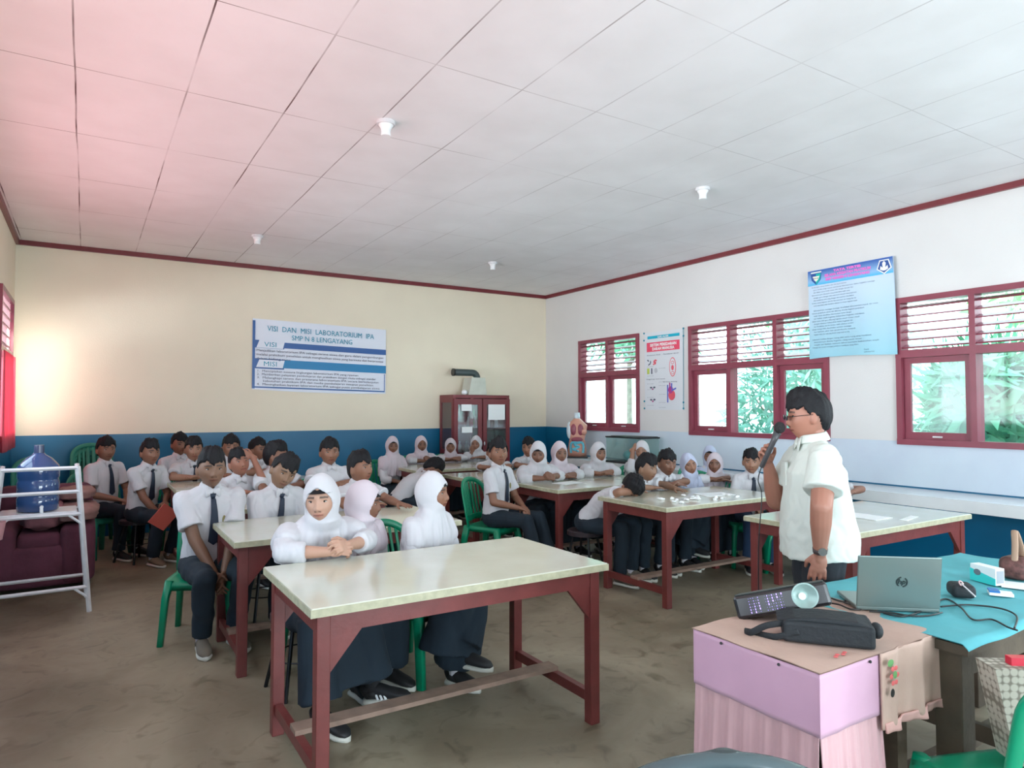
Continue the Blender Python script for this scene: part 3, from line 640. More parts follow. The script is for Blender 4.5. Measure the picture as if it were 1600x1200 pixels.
def head_V():
    D = DIRS; x, y, z = D[:, 0], D[:, 1], D[:, 2]; t = np.clip(-z, 0, 1)
    py = y * .075 * (1 - .30 * t ** 1.4); pz = z * .110
    px = x * .094; px = np.where(x < 0, px * (1 - .38 * t), px * (1 - .06 * t ** 2)); fr = np.clip(x, 0, 1); px = px - .010 * fr ** 5
    Y = np.abs(py); Z = pz; m = np.clip(x * 2.2, 0, 1)
    dx = -.008 * gs(Y - .031, .016) * gs(Z - .008, .012) + .004 * gs(Y - .026, .022) * gs(Z - .030, .009)
    prof = np.interp(Z, [-.046, -.038, -.030, -.022, .0, .022], [0, .006, .019, .021, .010, .003]); dx += prof * gs(py, .0085 + .004 * gs(Z + .028, .014))
    dx += .008 * gs(Y - .013, .007) * gs(Z + .030, .008)
    lip = gs(py, .024); dx += lip * (.008 * gs(Z + .049, .0055) + .008 * gs(Z + .062, .006) - .003 * gs(Z + .0555, .003)) + .004 * gs(py, .03) * gs(Z + .056, .02)
    dx += .010 * gs(py, .022) * gs(Z + .092, .016) + .004 * gs(Y - .044, .018) * gs(Z + .022, .02)
    px = px + dx * m
    return np.stack([px, py, pz], 1)
HEADV = head_V()
def eye_x():
    k = np.argmin((np.abs(HEADV[:, 1] - .031)) ** 2 + (HEADV[:, 2] - .008) ** 2 + (HEADV[:, 0] < 0) * 1); return HEADV[k, 0]
EYEX = eye_x()
def hair_V(seed, quiff=.012, length=0):
    rg = np.random.RandomState(seed); D = DIRS; x, y, z = D[:, 0], D[:, 1], D[:, 2]
    up = np.clip(z, 0, 1)
    V = np.stack([x * (.098 + .006 * up) - .004, y * (.081 + .008 * up), z * .114 + .012], 1)
    V[:, 2] += .008 * up ** 2; V[:, 0] -= .006 * np.clip(-x, 0, 1)
    line = .054 - .016 * gs(V[:, 1] - .03 * math.sin(seed * 2.1), .03) + .007 * np.sin(V[:, 1] * 110 + seed) + .004 * np.sin(V[:, 1] * 260 + 2 * seed)     # uneven front hairline
    side = .004                                                                  # sideburn level
    back = -.072 - length
    X = V[:, 0]; lim = np.where(X > .035, line, np.where(X > -.01, side + (line - side) * np.clip((X - .0) / .035, 0, 1) ** 1.5, np.where(X > -.03, side, back + (side - back) * np.clip((X + .075) / .045, 0, 1))))
    below = np.clip((lim - V[:, 2]) / .010, 0, 1)
    V[:, 0] -= np.where(X > 0, below * .030, -below * .018 * (X < -.03)); V[:, 1] *= 1 - below * .26
    V[:, 2] = np.maximum(V[:, 2], -.085)
    q = np.clip((V[:, 2] - .06) / .05, 0, 1) * (1 - below); V[:, 2] += q * quiff * np.clip(.5 + x, 0, 1.4); V[:, 0] += q * quiff * .9 * np.clip(x, 0, 1)
    nz = .9 * np.sin(V[:, 1] * 75 + 3 * seed + 40 * V[:, 0]) + np.sin(V[:, 1] * 160 + seed) * np.sin(V[:, 0] * 120 + 2 * seed) + .6 * np.sin(V[:, 1] * 330 + V[:, 0] * 210 + seed)
    V += D * (nz * (.0022 + .003 * up) * (1 - below))[:, None]
    return V
def hood_V(pull=0, brim=0):
    D = DIRS; x, y, z = D[:, 0], D[:, 1], D[:, 2]; t = np.clip(-z, 0, 1)
    V = np.stack([x * .101 - .007, y * .087 * (1 - .06 * t), z * .128 + .004], 1)
    V[:, 2] += .010 * np.clip(z, 0, 1) * np.clip(.6 + x, 0, 1)
    Y = V[:, 1]; Z = V[:, 2]
    top = .062 + brim
    half = .063 * (1 - .38 * np.clip(Z / top, 0, 1) ** 2.0); r = np.sqrt((Y / half) ** 2 + (np.where(Z > -.01, (Z + .01) / (top + .01), (Z + .01) / .094)) ** 2)
    ins = np.clip((1.06 - r) / .14, 0, 1) * (V[:, 0] > 0)
    V[:, 0] = V[:, 0] * (1 - ins) + (.030) * ins
    V[:, 0] += .006 * gs(r - 1.12, .12) * (V[:, 0] > 0.03) * (Z > .0)
    return V
def rotm(yaw=0, pitch=0, roll=0):
    return np.array(Matrix.Rotation(yaw, 3, 'Z') @ Matrix.Rotation(pitch, 3, 'Y') @ Matrix.Rotation(roll, 3, 'X'))
def ik(S, W, l1, l2, hint):
    S, W = np.array(S, float), np.array(W, float); d = W - S; L = np.linalg.norm(d); mx = (l1 + l2) * .995
    if L > mx: W = S + d * mx / L; d = W - S; L = mx
    L = max(L, abs(l1 - l2) + .01); u = d / max(L, 1e-6); a = (l1 * l1 - l2 * l2 + L * L) / (2 * L); h = math.sqrt(max(0, l1 * l1 - a * a))
    hv = np.array(hint, float); hv = nrm(hv - u * np.dot(hv, u)); return S + u * a + hv * h, W
def hand(mb, W, d, pn, sgn, k=1.0, curl=.9, spread=1.0, thumb=.5):
    """W wrist, d finger direction, pn where the palm faces, sgn +1 left hand"""
    d = nrm(d); pn = nrm(np.array(pn, float) - d * np.dot(pn, d)); side = np.cross(pn, d) * sgn   # toward the thumb
    W = np.array(W, float); M = np.stack([d, side, pn], 1)
    mb.ell(W + d * .042 * k, (.050 * k, .037 * k, .015 * k), M, 14); mb.ell(W + d * .070 * k, (.024 * k, .037 * k, .012 * k), M, 12)
    mb.caps(W - d * .03 * k, W + d * .03 * k, .022 * k, .021 * k, 10)
    for i, (o, ln) in enumerate(((.029, .9), (.010, 1.0), (-.010, .95), (-.028, .76))):
        p = W + d * (.082 - .004 * abs(i - 1)) * k + side * o * k; ang = curl * (.22 + .05 * i); dd = d + side * o * 4 * spread
        dd = nrm(dd); q = p
        for j, (sl, r0, r1) in enumerate(((.035, .0092, .0084), (.023, .0084, .0076), (.018, .0076, .0066))):
            dv = nrm(dd * math.cos(ang) + pn * math.sin(ang)); q2 = q + dv * sl * ln * k; mb.caps(q, q2, r0 * k, r1 * k, 8); q = q2; ang += curl * (.62 if j == 0 else .45)
    p = W + d * .022 * k + side * .026 * k; d1 = nrm(d * .72 + side * .62 + pn * .25); q = p + d1 * .040 * k; d2 = nrm(d * .9 + side * (.25 - thumb * .5) + pn * .35 * (1 + thumb))
    mb.caps(p, q, .0125 * k, .0105 * k, 8); mb.caps(q, q + d2 * .030 * k, .0105 * k, .008 * k, 8)
def remesh(name, mb, mats, vox, smooth=2, fac=.5, fold=None, parent=None, matfn=None):
    V, F, mi = mb.arr(); me = bpy.data.meshes.new(name); me.from_pydata(V.tolist(), [], F)
    bm = bmesh.new(); bm.from_mesh(me); bmesh.ops.recalc_face_normals(bm, faces=bm.faces); bm.to_mesh(me); bm.free()
    o = bpy.data.objects.new(name, me); COL.objects.link(o)
    r = o.modifiers.new('r', 'REMESH'); r.mode = 'VOXEL'; r.voxel_size = vox; r.use_smooth_shade = True
    if smooth: s = o.modifiers.new('s', 'SMOOTH'); s.factor = fac; s.iterations = smooth
    dg = bpy.context.evaluated_depsgraph_get(); m2 = bpy.data.meshes.new_from_object(o.evaluated_get(dg)); o.modifiers.clear(); o.data = m2; bpy.data.meshes.remove(me); m2.name = name
    for m in mats: m2.materials.append(m)
    n = len(m2.vertices)
    if fold:
        co = np.empty(n * 3, np.float32); m2.vertices.foreach_get('co', co); co = co.reshape(-1, 3).astype(float)
        no = np.empty(n * 3, np.float32); m2.vertices.foreach_get('normal', no); no = no.reshape(-1, 3)
        co += no * fold(co)[:, None]; m2.vertices.foreach_set('co', co.astype(np.float32).ravel()); m2.update()
    if parent: o.parent = parent
    return o
def folds(amp, f, seed, stretch=(1, 1, .45)):
    def g(P):
        q = P * np.array(stretch) * f; s = seed * 1.7
        wx = q[:, 0] + .9 * np.sin(q[:, 2] * 1.3 + s) + .5 * np.sin(q[:, 1] * 2.1 + s); wy = q[:, 1] + .8 * np.sin(q[:, 2] * 1.1 + s * 2) + .4 * np.sin(q[:, 0] * 1.7)
        return amp * (np.sin(wx + s) * np.cos(wy * 1.3 + s) + .55 * np.sin(wx * 2.3 + wy * 1.9 + s))
    return g
def make_person(label, at, heading, look=0, pitch=0, roll=0, lean=8, side=0, s=1.0, kind='boy', hipz=.50, arms=('lap', 'lap'), legs='sit',
                vox=.006, skin=(.27, .125, .075), shirt=None, hijab=None, pants=None, tie=None, seed=1, quiff=.012, shoes=None, feet=None, fat=1.0,
                sleeve=None, head_s=1.0, armz=TH, extra=None, capefront=.12, neckf=0, sock=None, name='person', eyes=True, hands=None):
    """local frame: x forward, y left, z up, origin on the floor under the hips"""
    lean = math.radians(lean); sd = math.radians(side); girl = kind == 'girl'
    fw = lambda a: np.array([math.sin(a), math.sin(sd) * .7, math.cos(a)])
    P0 = np.array([0, 0, hipz]); d1 = nrm(fw(lean * .75)); d2 = nrm(fw(lean * 1.15))
    Cst = P0 + d1 * .25 * s; N = Cst + d2 * .215 * s
    lr = math.radians(look); Hm = rotm(lr, math.radians(pitch), math.radians(roll)); hs = s ** .4 * head_s * (1.04 if girl else 1.10)
    nd = nrm(d2 * .7 + np.array([0, 0, .5]) + np.array([neckf, 0, -abs(neckf) * .8])); HC = N + nd * .083 * s ** .5 + (Hm[:, 2] * .058 + Hm[:, 0] * .018) * hs * .8
    def hx(v): return (np.asarray(v) * hs) @ Hm.T + HC
    body = MB(); body.add(hx(HEADV), HF)
    for q in (1, -1):
        body.ell(hx((-.008, q * (.070 if hijab else .078), -.008)), (.017 * hs, .008 * hs, .030 * hs), Hm @ rotm(q * -.35), 14)
    body.caps(N - d2 * .03, HC - Hm[:, 2] * .045 * hs - Hm[:, 0] * .022, .052 * s ** .5, .047 * s ** .5, 18)
    body.loft([P0 - d1 * .06, P0, P0 + d1 * .12 * s, Cst, Cst + d2 * .13 * s, N - d2 * .01, N + d2 * .03], [(.12 * s, .08), (.135 * s, .09), (.115 * s, .08), (.125 * s, .085), (.13 * s, .075), (.07 * s, .05), (.045, .045)], side=(0, 1, 0))
    left = np.array([0, 1., 0]); SHW = .158 * s * fat ** .3; S = {q: N - d2 * .055 * s + left * q * SHW for q in (1, -1)}
    l1, l2 = .265 * s, .235 * s; A = {}
    Cyl = {}
    for q, spec in zip((1, -1), arms):
        nm = spec if isinstance(spec, str) else spec[0]; hd = None; pn = np.array([0, 0, -1.]); curl = .6; th_ = .4
        Sq = S[q]
        if nm == 'lap': Wq = np.array([.27 * s, q * .055, hipz + .105]); E, Wq = ik(Sq, Wq, l1, l2, (-.6, q * .8, -.3)); hd = nrm(np.array([.8, -q * .7, -.35])); curl = .8
        elif nm == 'between': Wq = np.array([.30 * s, q * .03, hipz - .02]); E, Wq = ik(Sq, Wq, l1, l2, (-.4, q * .9, 0)); hd = np.array([.5, -q * .2, -.9]); pn = np.array([-.7, -q, 0])
        elif nm == 'fold':
            k = spec[1] if len(spec) > 1 and not isinstance(spec, str) else 0.0
            E = np.array([Sq[0] + .13 * s, q * .225 * s, armz + .045]); Wq = E + nrm([.28, -q * .95, -.02]) * l2 * .88; Wq[2] = armz + .034 + (.018 if q > 0 else 0); hd = np.array([.25, -q, -.02]); curl = .35
        elif nm == 'clasp': E = np.array([Sq[0] + .12 * s, q * .23 * s, armz + .045]); Wq = np.array([E[0] + .13 * s, q * .055 * s, armz + .045 + .02 * (q > 0)]); hd = np.array([.45, -q * .85, .15]); pn = np.array([-.5, -q * .5, -.5]); curl = 1.7
        elif nm == 'ahead': E = np.array([Sq[0] + .15 * s, q * .19 * s, armz + .045]); Wq = E + nrm([.9, -q * .25, 0]) * l2 * .9; Wq[2] = armz + .03; hd = np.array([1, -q * .1, -.02]); curl = .25
        elif nm == 'chin': E = np.array([Sq[0] + .16 * s, q * .16 * s, armz + .05]); Wq = hx((.05, q * .05, -.115)); l_ = nrm(Wq - E); Wq = E + l_ * min(l2, np.linalg.norm(Wq - E)); hd = nrm(hx((.085, q * .02, -.03)) - Wq); pn = -Hm[:, 0]; curl = 1.1
        elif nm == 'brow': E = np.array([Sq[0] + .18 * s, q * .20 * s, armz + .06]); Wq = hx((.06, q * .095, .035)); hd = nrm(-left * q * .8 + np.array([0, 0, .35])); pn = -Hm[:, 0]; curl = .6
        elif nm == 'side': E, Wq = ik(Sq, Sq + np.array([.06, q * .06, -.48 * s]), l1, l2, (-1, q * .3, 0)); hd = np.array([.15, 0, -1]); pn = np.array([0, -q, 0.]); curl = .7
        else:  # ('at', elbow, wrist, hand direction, palm, curl)
            _, E, Wq, hd, pn, curl = spec[:6]
            if E is None: E, Wq = ik(Sq, Wq, l1, l2, spec[6])
            else: E = np.array(E, float); Wq = np.array(Wq, float)
        A[q] = (Sq, E, Wq)
        body.caps(Sq, E, .043 * s * fat, .037 * s * fat); body.caps(E, E + (Wq - E) * .35, .037 * s * fat, .036 * s * fat); body.caps(E + (Wq - E) * .35, Wq, .036 * s * fat, .0245 * s ** .5 * fat ** .5)
        if not (hands and hands.get(q) == 0): hand(body, Wq, hd, pn, q, .98 * s ** .5, curl, 1.0, th_)
    # legs
    tl, sl = .41 * s, .385 * s; LEG = {}
    for q in (1, -1):
        hj = P0 + left * q * .085 * s + np.array([.0, 0, -.01])
        if legs == 'stand': kn = np.array([.02, q * .09, hipz * .53]); an = np.array([-.01, q * .10, .085]); toe = (1, q * .15, 0)
        else:
            kx, ky, kz, ax_, ay_, az_ = {'sit': (.98, .11, .0, .90, .11, 0), 'cross': (.95, .05 if q > 0 else .10, .05 if q > 0 else 0, .98 if q > 0 else .80, -.10 if q > 0 else .08, .12 if q > 0 else 0), 'back': (.98, .12, -.02, .72, .10, 0), 'out': (.98, .12, .0, 1.35, .12, 0), 'ankles': (.98, .12, 0, 1.15, -.04, 0)}[legs if isinstance(legs, str) else 'sit']
            kn = np.array([kx * tl, q * ky, hipz + kz]); an = np.array([ax_ * tl, q * ay_, .085 + az_]); toe = (1, q * .12, 0)
            if feet and q in feet: kn, an, toe = [np.array(v, float) for v in feet[q]]
        LEG[q] = (hj, kn, an, nrm(toe)); body.caps(hj, kn, .06 * s, .045 * s); body.caps(kn, an, .045 * s, .030); body.caps(an, an + nrm(toe) * .10 + np.array([0, 0, -.05]), .030, .025, 10)
    top = remesh(name, body, [M_SKIN, M_EYEW, M_EYEB], vox, 2, .45)
    me = top.data; n = len(me.vertices); co = np.empty(n * 3, np.float32); me.vertices.foreach_get('co', co); co = co.reshape(-1, 3).astype(float)
    L = (co - HC) @ Hm / hs; c = np.tile(np.array([*skin, 1.0]), (n, 1)); X, Y, Z = L[:, 0], np.abs(L[:, 1]), L[:, 2]; fm = X > .045
    def paint(mask, col, k=1.0): mk = (np.clip(mask, 0, 1) * k)[:, None]; c[:, :3] = c[:, :3] * (1 - mk) + np.array(col) * mk
    lipc = (skin[0] * .95, skin[1] * .55, skin[2] * .62)
    paint(fm * (Y < .027) * gs(Z + .0555, .0085) * gs(Y, .024), lipc, .85); paint(fm * gs(Z + .0555, .0028) * (Y < .023), (skin[0] * .3, skin[1] * .2, skin[2] * .2), .8)
    paint(fm * np.clip((.0055 + (.048 - Y) * .04 - np.abs(Z - .0295 + .16 * np.clip(Y - .035, 0, 1))) / .003, 0, 1) * (Y > .013) * (Y < .050), (.012, .010, .010), .85)
    if not eyes or vox > .007: paint(fm * np.clip((1.15 - np.sqrt(((Y - .031) / .015) ** 2 + ((Z - .008) / .0065) ** 2)) / .3, 0, 1), (.02, .014, .012), .9)
    paint((np.abs(Y - .011) < .005) * (np.abs(Z + .036) < .004) * fm, (skin[0] * .35,) + tuple(q * .3 for q in skin[1:]), .7)
    # eyeballs joined into the same body mesh
    if eyes and vox <= .007:
        eb = MB()
        for q in (1, -1):
            eb.add(hx(ellipsoid((EYEX - .0015, q * .031, .008), (.0045, .0125, .0045), 14)[0]), ellipsoid((0, 0, 0), (1, 1, 1), 14)[1], 1)
            eb.add(hx(ellipsoid((EYEX + .0008, q * .031, .0083), (.0038, .0052, .0046), 12)[0]), ellipsoid((0, 0, 0), (1, 1, 1), 12)[1], 2)
            eb.add(hx(ellipsoid((EYEX + .0000, q * .0315, .0128), (.0045, .0145, .0020), 12)[0]), ellipsoid((0, 0, 0), (1, 1, 1), 12)[1], 2)
        bm = bmesh.new(); bm.from_mesh(me); Ve, Fe, me_i = eb.arr(); vs = [bm.verts.new(v) for v in Ve]
        for f, m_ in zip(Fe, me_i): ff = bm.faces.new([vs[i] for i in f]); ff.material_index = m_; ff.smooth = True
        bm.to_mesh(me); bm.free(); c = np.concatenate([c, np.tile([.1, .1, .1, 1.], (len(Ve), 1))])
    at_ = me.color_attributes.new('Col', 'FLOAT_COLOR', 'POINT'); at_.data.foreach_set('color', c.astype(np.float32).ravel())
    vc = max(vox, .006) * 1.15
    # ---- shirt
    sh = MB(); f = fat; slv = sleeve or ('long34' if girl else 'short'); unt = bool(extra and 'untucked' in extra); tor_b = .055 if unt else .03
    fb = f if f > 1 else 1
    rings = [(P0 - d1 * tor_b, .150 * s * fb * (1.06 if unt else 1), .110 * s * fb * (1.22 if fb > 1 else 1)), (P0 + d1 * .05 * s, .152 * s * fb, .118 * s * fb * (1.16 if fb > 1 else 1)), (P0 + d1 * .14 * s, .142 * s * fb, .112 * s * fb * (1.1 if fb > 1 else 1)), (Cst, .150 * s * fb, .110 * s * fb), (Cst + d2 * .09 * s, .158 * s * fb, .105 * s * fb), (Cst + d2 * .155 * s, .150 * s, .085 * s), (N - d2 * .012, .085 * s, .064 * s), (N + d2 * .014, .062 * s ** .5, .060 * s ** .5)]
    sh.loft([r[0] for r in rings], [(r[1], r[2]) for r in rings], side=(0, 1, 0), seg=32, power=2.3)
    for q in (1, -1):
        Sq, E, Wq = A[q]; sh.caps(Sq - left * q * .02, Sq, .060 * s * f ** .5, .060 * s * f ** .5)
        if slv == 'short':
            e = Sq + (E - Sq) * .70; sh.loft([Sq, Sq + (E - Sq) * .35, e], [(.060 * s * f,) * 2, (.062 * s * f,) * 2, (.070 * s * f,) * 2], seg=20)
        else:
            sh.caps(Sq, E, .060 * s, .056 * s); k = .48 if slv == 'long34' else .9; e = E + (Wq - E) * k; sh.loft([E, E + (e - E) * .5, e], [(.054 * s,) * 2, (.056 * s,) * 2, (.050 * s,) * 2], seg=18)
    for q in (1, -1):   # shoulder slope
        sh.loft([N - d2 * .005 + left * q * .03, N - d2 * .03 * s + left * q * .09 * s, S[q]], [(.050, .045), (.052, .045), (.056, .05)], seg=16)
    f1_ = folds(.0045, 15, seed, (1, 1, .8)); f2_ = folds(.0018, 46, seed + 3, (1, 1, .7)); fs = (lambda P: f1_(P) + f2_(P))
    so = remesh('shirt', sh, [shirt or M_SHIRT], vc, 5, .5, fs, top)
    # ---- collar and tie
    if not hijab:
        cb = MB(); cd = nrm(d2 + nd); nb = N + d2 * .008; cr = .061 * s ** .5 * (1.08 if fat > 1 else 1); ff_ = np.cross(left, cd)
        for q in (1, -1):
            pts = [];
            for k in range(9):
                a = math.radians(12 + 165 * k / 8); pts.append(nb + (ff_ * math.cos(a) + left * q * math.sin(a)) * cr + cd * (.012 + .022 * k / 8))
            cb.loft(pts, [(.023, .0050)] * 9, side=[nrm(cd * 1.0 - (p - nb) * 6) for p in pts], seg=10, power=3)
            p0 = nb + (ff_ * math.cos(.22) + left * q * math.sin(.22)) * cr + cd * .006
            cb.loft([p0 + cd * .012, p0 + left * q * .012 - cd * .012 + ff_ * .010, p0 + left * q * .030 - cd * .047 + ff_ * .017], [(.024, .005), (.026, .005), (.004, .002)], side=left, seg=10)
        co_ = obj('collar', cb, shirt or M_SHIRT, top, smooth=True)
        if tie:
            tb = MB(); fx = np.cross(left, d2); kn_ = N + fx * .070 * s - d2 * .018
            path = [kn_ + d2 * .012, kn_ - d2 * .022]; Lt = .30 * s * (tie if isinstance(tie, float) else 1)
            tb.loft(path, [(.020, .011), (.013, .010)], side=left, seg=12, power=3)
            cen = [kn_ - d2 * .02]; wd = [.013]
            for k in range(1, 9):
                u = k / 8; z_ = u * Lt; base = (N - d2 * z_) if z_ < .215 * s else (Cst - d1 * (z_ - .215 * s)); dep = np.interp(z_, [0, .06, .13, .3], [.072, .098, .118, .124]) * s; cen.append(base + np.cross(left, d2 if z_ < .2 else d1) * dep + left * .006 * math.sin(u * 3 + seed)); wd.append(.013 + .022 * u)
            cen.append(cen[-1] - d1 * .025); wd.append(.003)
            tb.loft(cen, [(w_, .004) for w_ in wd], side=left, seg=10, power=3); obj('tie', tb, M_TIE, top, smooth=True)
    # ---- hair or hijab
    if hijab:
        hb = MB(); hb.add(hx(hood_V(brim=.004 * (seed % 3))), HF); hbN = HC - Hm[:, 2] * .075 * hs - Hm[:, 0] * .004
        fx = np.cross(left, d2)
        hb.loft([HC - Hm[:, 2] * .03 * hs - Hm[:, 0] * .005, hbN + Hm[:, 0] * .004, N + d2 * .02 + fx * .012, N - d2 * .035 * s + fx * .015, N - d2 * .09 * s + fx * .012, N - d2 * .15 * s + fx * .01, N - d2 * (.15 + capefront) * s + fx * .015],
                [(.080 * hs, .070 * hs), (.084 * hs, .072 * hs), (.115 * s, .084 * s), (.165 * s, .106 * s), (.203 * s, .125 * s), (.212 * s, .134 * s), (.205 * s, .138 * s)], side=[(Hm @ np.array([0, 1., 0])), (Hm @ np.array([0, 1., 0])), (0, 1, 0), (0, 1, 0), (0, 1, 0), (0, 1, 0), (0, 1, 0)], seg=36)
        for q in (1, -1):
            Sq, E, Wq = A[q]; hb.caps(Sq, Sq + (E - Sq) * .35, .070 * s, .074 * s)
        s0 = seed
        def hf(Pn):
            q = Pn - N; ang = np.arctan2(q[:, 1], q[:, 0] + 1e-6); zz = np.clip((N[2] + .03 - Pn[:, 2]) / .2, 0, 1.3)
            return .0085 * zz * np.sin(ang * 8 + s0 + 2.2 * np.sin(Pn[:, 2] * 7 + s0)) + .004 * zz * np.sin(ang * 19 + 2 * s0 + 1.5 * np.sin(Pn[:, 2] * 13)) + .0032 * np.sin(Pn[:, 2] * 62 + 3 * np.cos(ang * 1.0) * 2 + s0) * np.exp(-((Pn[:, 2] - N[2] - .03) / .06) ** 2) + .002 * np.sin(Pn[:, 0] * 30 + Pn[:, 2] * 40 + s0)
        remesh('hijab', hb, [hijab], max(vox, .0055), 4, .5, hf, top)
        if seed % 2 == 0 or vox < .005: # inner cap at the forehead
            V, F = ellipsoid((.0, 0, .012), (.0965, .077, .085), 24); V[:, 2] = np.maximum(V[:, 2], .048); obj('inner_cap', MB().add(hx(V), F), M_HAIR, top, smooth=True)
    else:
        hv = MB().add(hx(hair_V(seed, quiff)), HF); obj('hair', hv, M_HAIR, top, smooth=True)
    # ---- trousers or skirt
    pb = MB(); pm = pants or M_NAVY
    pb.ell(P0 + np.array([-.01, 0, -.0]), ((.125 * s * f, .158 * s * f, .115 * s) if legs != 'stand' else (.115, .145, .12)))
    if girl and legs != 'stand':
        k1, k2 = LEG[1], LEG[-1]; km = (k1[1] + k2[1]) / 2; am = (k1[2] + k2[2]) / 2
        pb.loft([P0 + np.array([-.04, 0, 0]), P0 + (km - P0) * .5 + np.array([0, 0, -.01]), km + np.array([-.02, 0, -.005])], [(.175 * s, .095), (.195 * s, .100), (.190 * s, .090)], side=left, seg=28, power=2.6)
        for q in (1, -1):
            pb.caps(LEG[q][0], LEG[q][1], .090 * s, .078 * s); pb.loft([LEG[q][1] + np.array([0, 0, .02]), LEG[q][1] * .5 + LEG[q][2] * .5, LEG[q][2] + np.array([-.01, 0, .05])], [(.086 * s, .085 * s), (.098, .10), (.108, .115)], side=left, seg=20)
        pb.loft([km + np.array([-.06, 0, .0]), (km + am) / 2 + np.array([-.05, 0, 0]), am + np.array([-.05, 0, .05])], [(.175 * s, .10), (.195, .12), (.215, .14)], side=left, seg=28, power=2.6)
        fld = folds(.006, 13, seed, (1.1, 1.1, .3))
    else:
        for q in (1, -1):
            hj, kn, an, toe = LEG[q]; pb.caps(hj, kn, .088 * s * f ** .3, .068 * s * f ** .5); pb.caps(kn, kn + (an - kn) * .3, .068 * s * f ** .5, .062 * s); pb.loft([kn + (an - kn) * .15, an + nrm(kn - an) * .02], [(.064 * s,) * 2, (.060,) * 2], seg=18)
        fld = folds(.005, 17, seed, (1, 1, .8))
    remesh('skirt' if girl else 'trousers', pb, [pm], max(vc, .008), 4, .5, fld, top)
    # ---- socks and shoes
    for q in (1, -1):
        hj, kn, an, toe = LEG[q]; t2 = nrm(toe); up = nrm(np.array([0, 0, 1.]) - t2 * t2[2]); sdv = np.cross(up, t2); hl = an - up * .082 * 1
        obj('sock', MB().cyl(an - up * .04, an + nrm(kn - an) * (.07 if sock != 'long' else .13), .036, .038, 16), M_SOCKL if sock == 'black' else M_SOCK, top, smooth=True)
        o_ = hl - t2 * .055; Lf = .245 * s ** .5
        R_ = lambda u, h: o_ + t2 * u * Lf + up * h
        shoe = MB(); C = []; Rr = []
        for u, wd, hh in ((0, .020, .034), (.05, .031, .042), (.2, .034, .046), (.38, .037, .040), (.55, .042, .031), (.75, .045, .024), (.9, .037, .018), (.98, .02, .010), (1.0, .008, .005)): C.append(R_(u, .018 + hh)); Rr.append((wd, hh))
        shoe.loft(C, Rr, side=sdv, seg=18); shoe.ell(an - up * .028, (.042, .042, .03))
        sc_ = shoes or M_SHOEB; so_ = obj('shoe', shoe, sc_, top, smooth=True)
        sb = MB(); C = []; Rr = []
        for u, wd in ((-.01, .02), (.03, .035), (.2, .037), (.4, .038), (.6, .045), (.8, .046), (.93, .034), (1.02, .012)): C.append(R_(u, .014)); Rr.append((wd, .014))
        sb.loft(C, Rr, side=sdv, seg=12, power=3); obj('sole', sb, M_SOLE, so_, smooth=True)
        if extra and 'stripes' in extra:
            st = MB()
            for g in (1, -1):
                for k in range(3):
                    a0 = R_(.36 + k * .085, .030) + sdv * g * .041; a1 = R_(.30 + k * .085, .068) + sdv * g * .022; st.loft([a0, (a0 + a1) / 2 + sdv * g * .006, a1], [(.006, .003)] * 3, side=t2, seg=6)
            obj('shoe_stripes', st, M_PAPER, so_)
    if extra and 'badge' in extra:
        q = extra['badge']; Sq, E, _ = A[q]; c_ = Sq + (E - Sq) * .30 + left * q * .058 * s; obj('sleeve_patch', MB().ell(c_, (.028, .006, .028)), mat('sleeve_patch', (.02, .08, .12), .6), top, smooth=True)
    if extra and 'pocket' in extra:
        fx = np.cross(left, d2); c_ = Cst + d2 * .05 + left * .07 + fx * .108 * s; obj('pocket_badge', MB().ell(c_, (.006, .012, .03)), mat('pocket_badge', (.25, .22, .08), .6), top, smooth=True)
    top.location = (at[0], at[1], 0); top.rotation_euler = (0, 0, heading)
    tag(top, label, 'person')
    return top, dict(HC=HC, Hm=Hm, hs=hs, N=N, A=A, LEG=LEG, P0=P0)
def head_local(lean, side, s, hipz, lr, pitch, roll, girl, head_s=1.0, neckf=0):
    lean = math.radians(lean); sd = math.radians(side); fw = lambda a: np.array([math.sin(a), math.sin(sd) * .7, math.cos(a)])
    d1 = nrm(fw(lean * .75)); d2 = nrm(fw(lean * 1.15)); N = np.array([0, 0, hipz]) + d1 * .25 * s + d2 * .215 * s
    hs = s ** .4 * head_s * (1.04 if girl else 1.10); Hm = rotm(math.radians(lr), math.radians(pitch), math.radians(roll)); nd = nrm(d2 * .7 + np.array([0, 0, .5]) + np.array([neckf, 0, -abs(neckf) * .8]))
    HC = N + nd * .083 * s ** .5 + (Hm[:, 2] * .058 + Hm[:, 0] * .018) * hs * .8; return HC, HC[2] + .13 * hs
NP = [0]
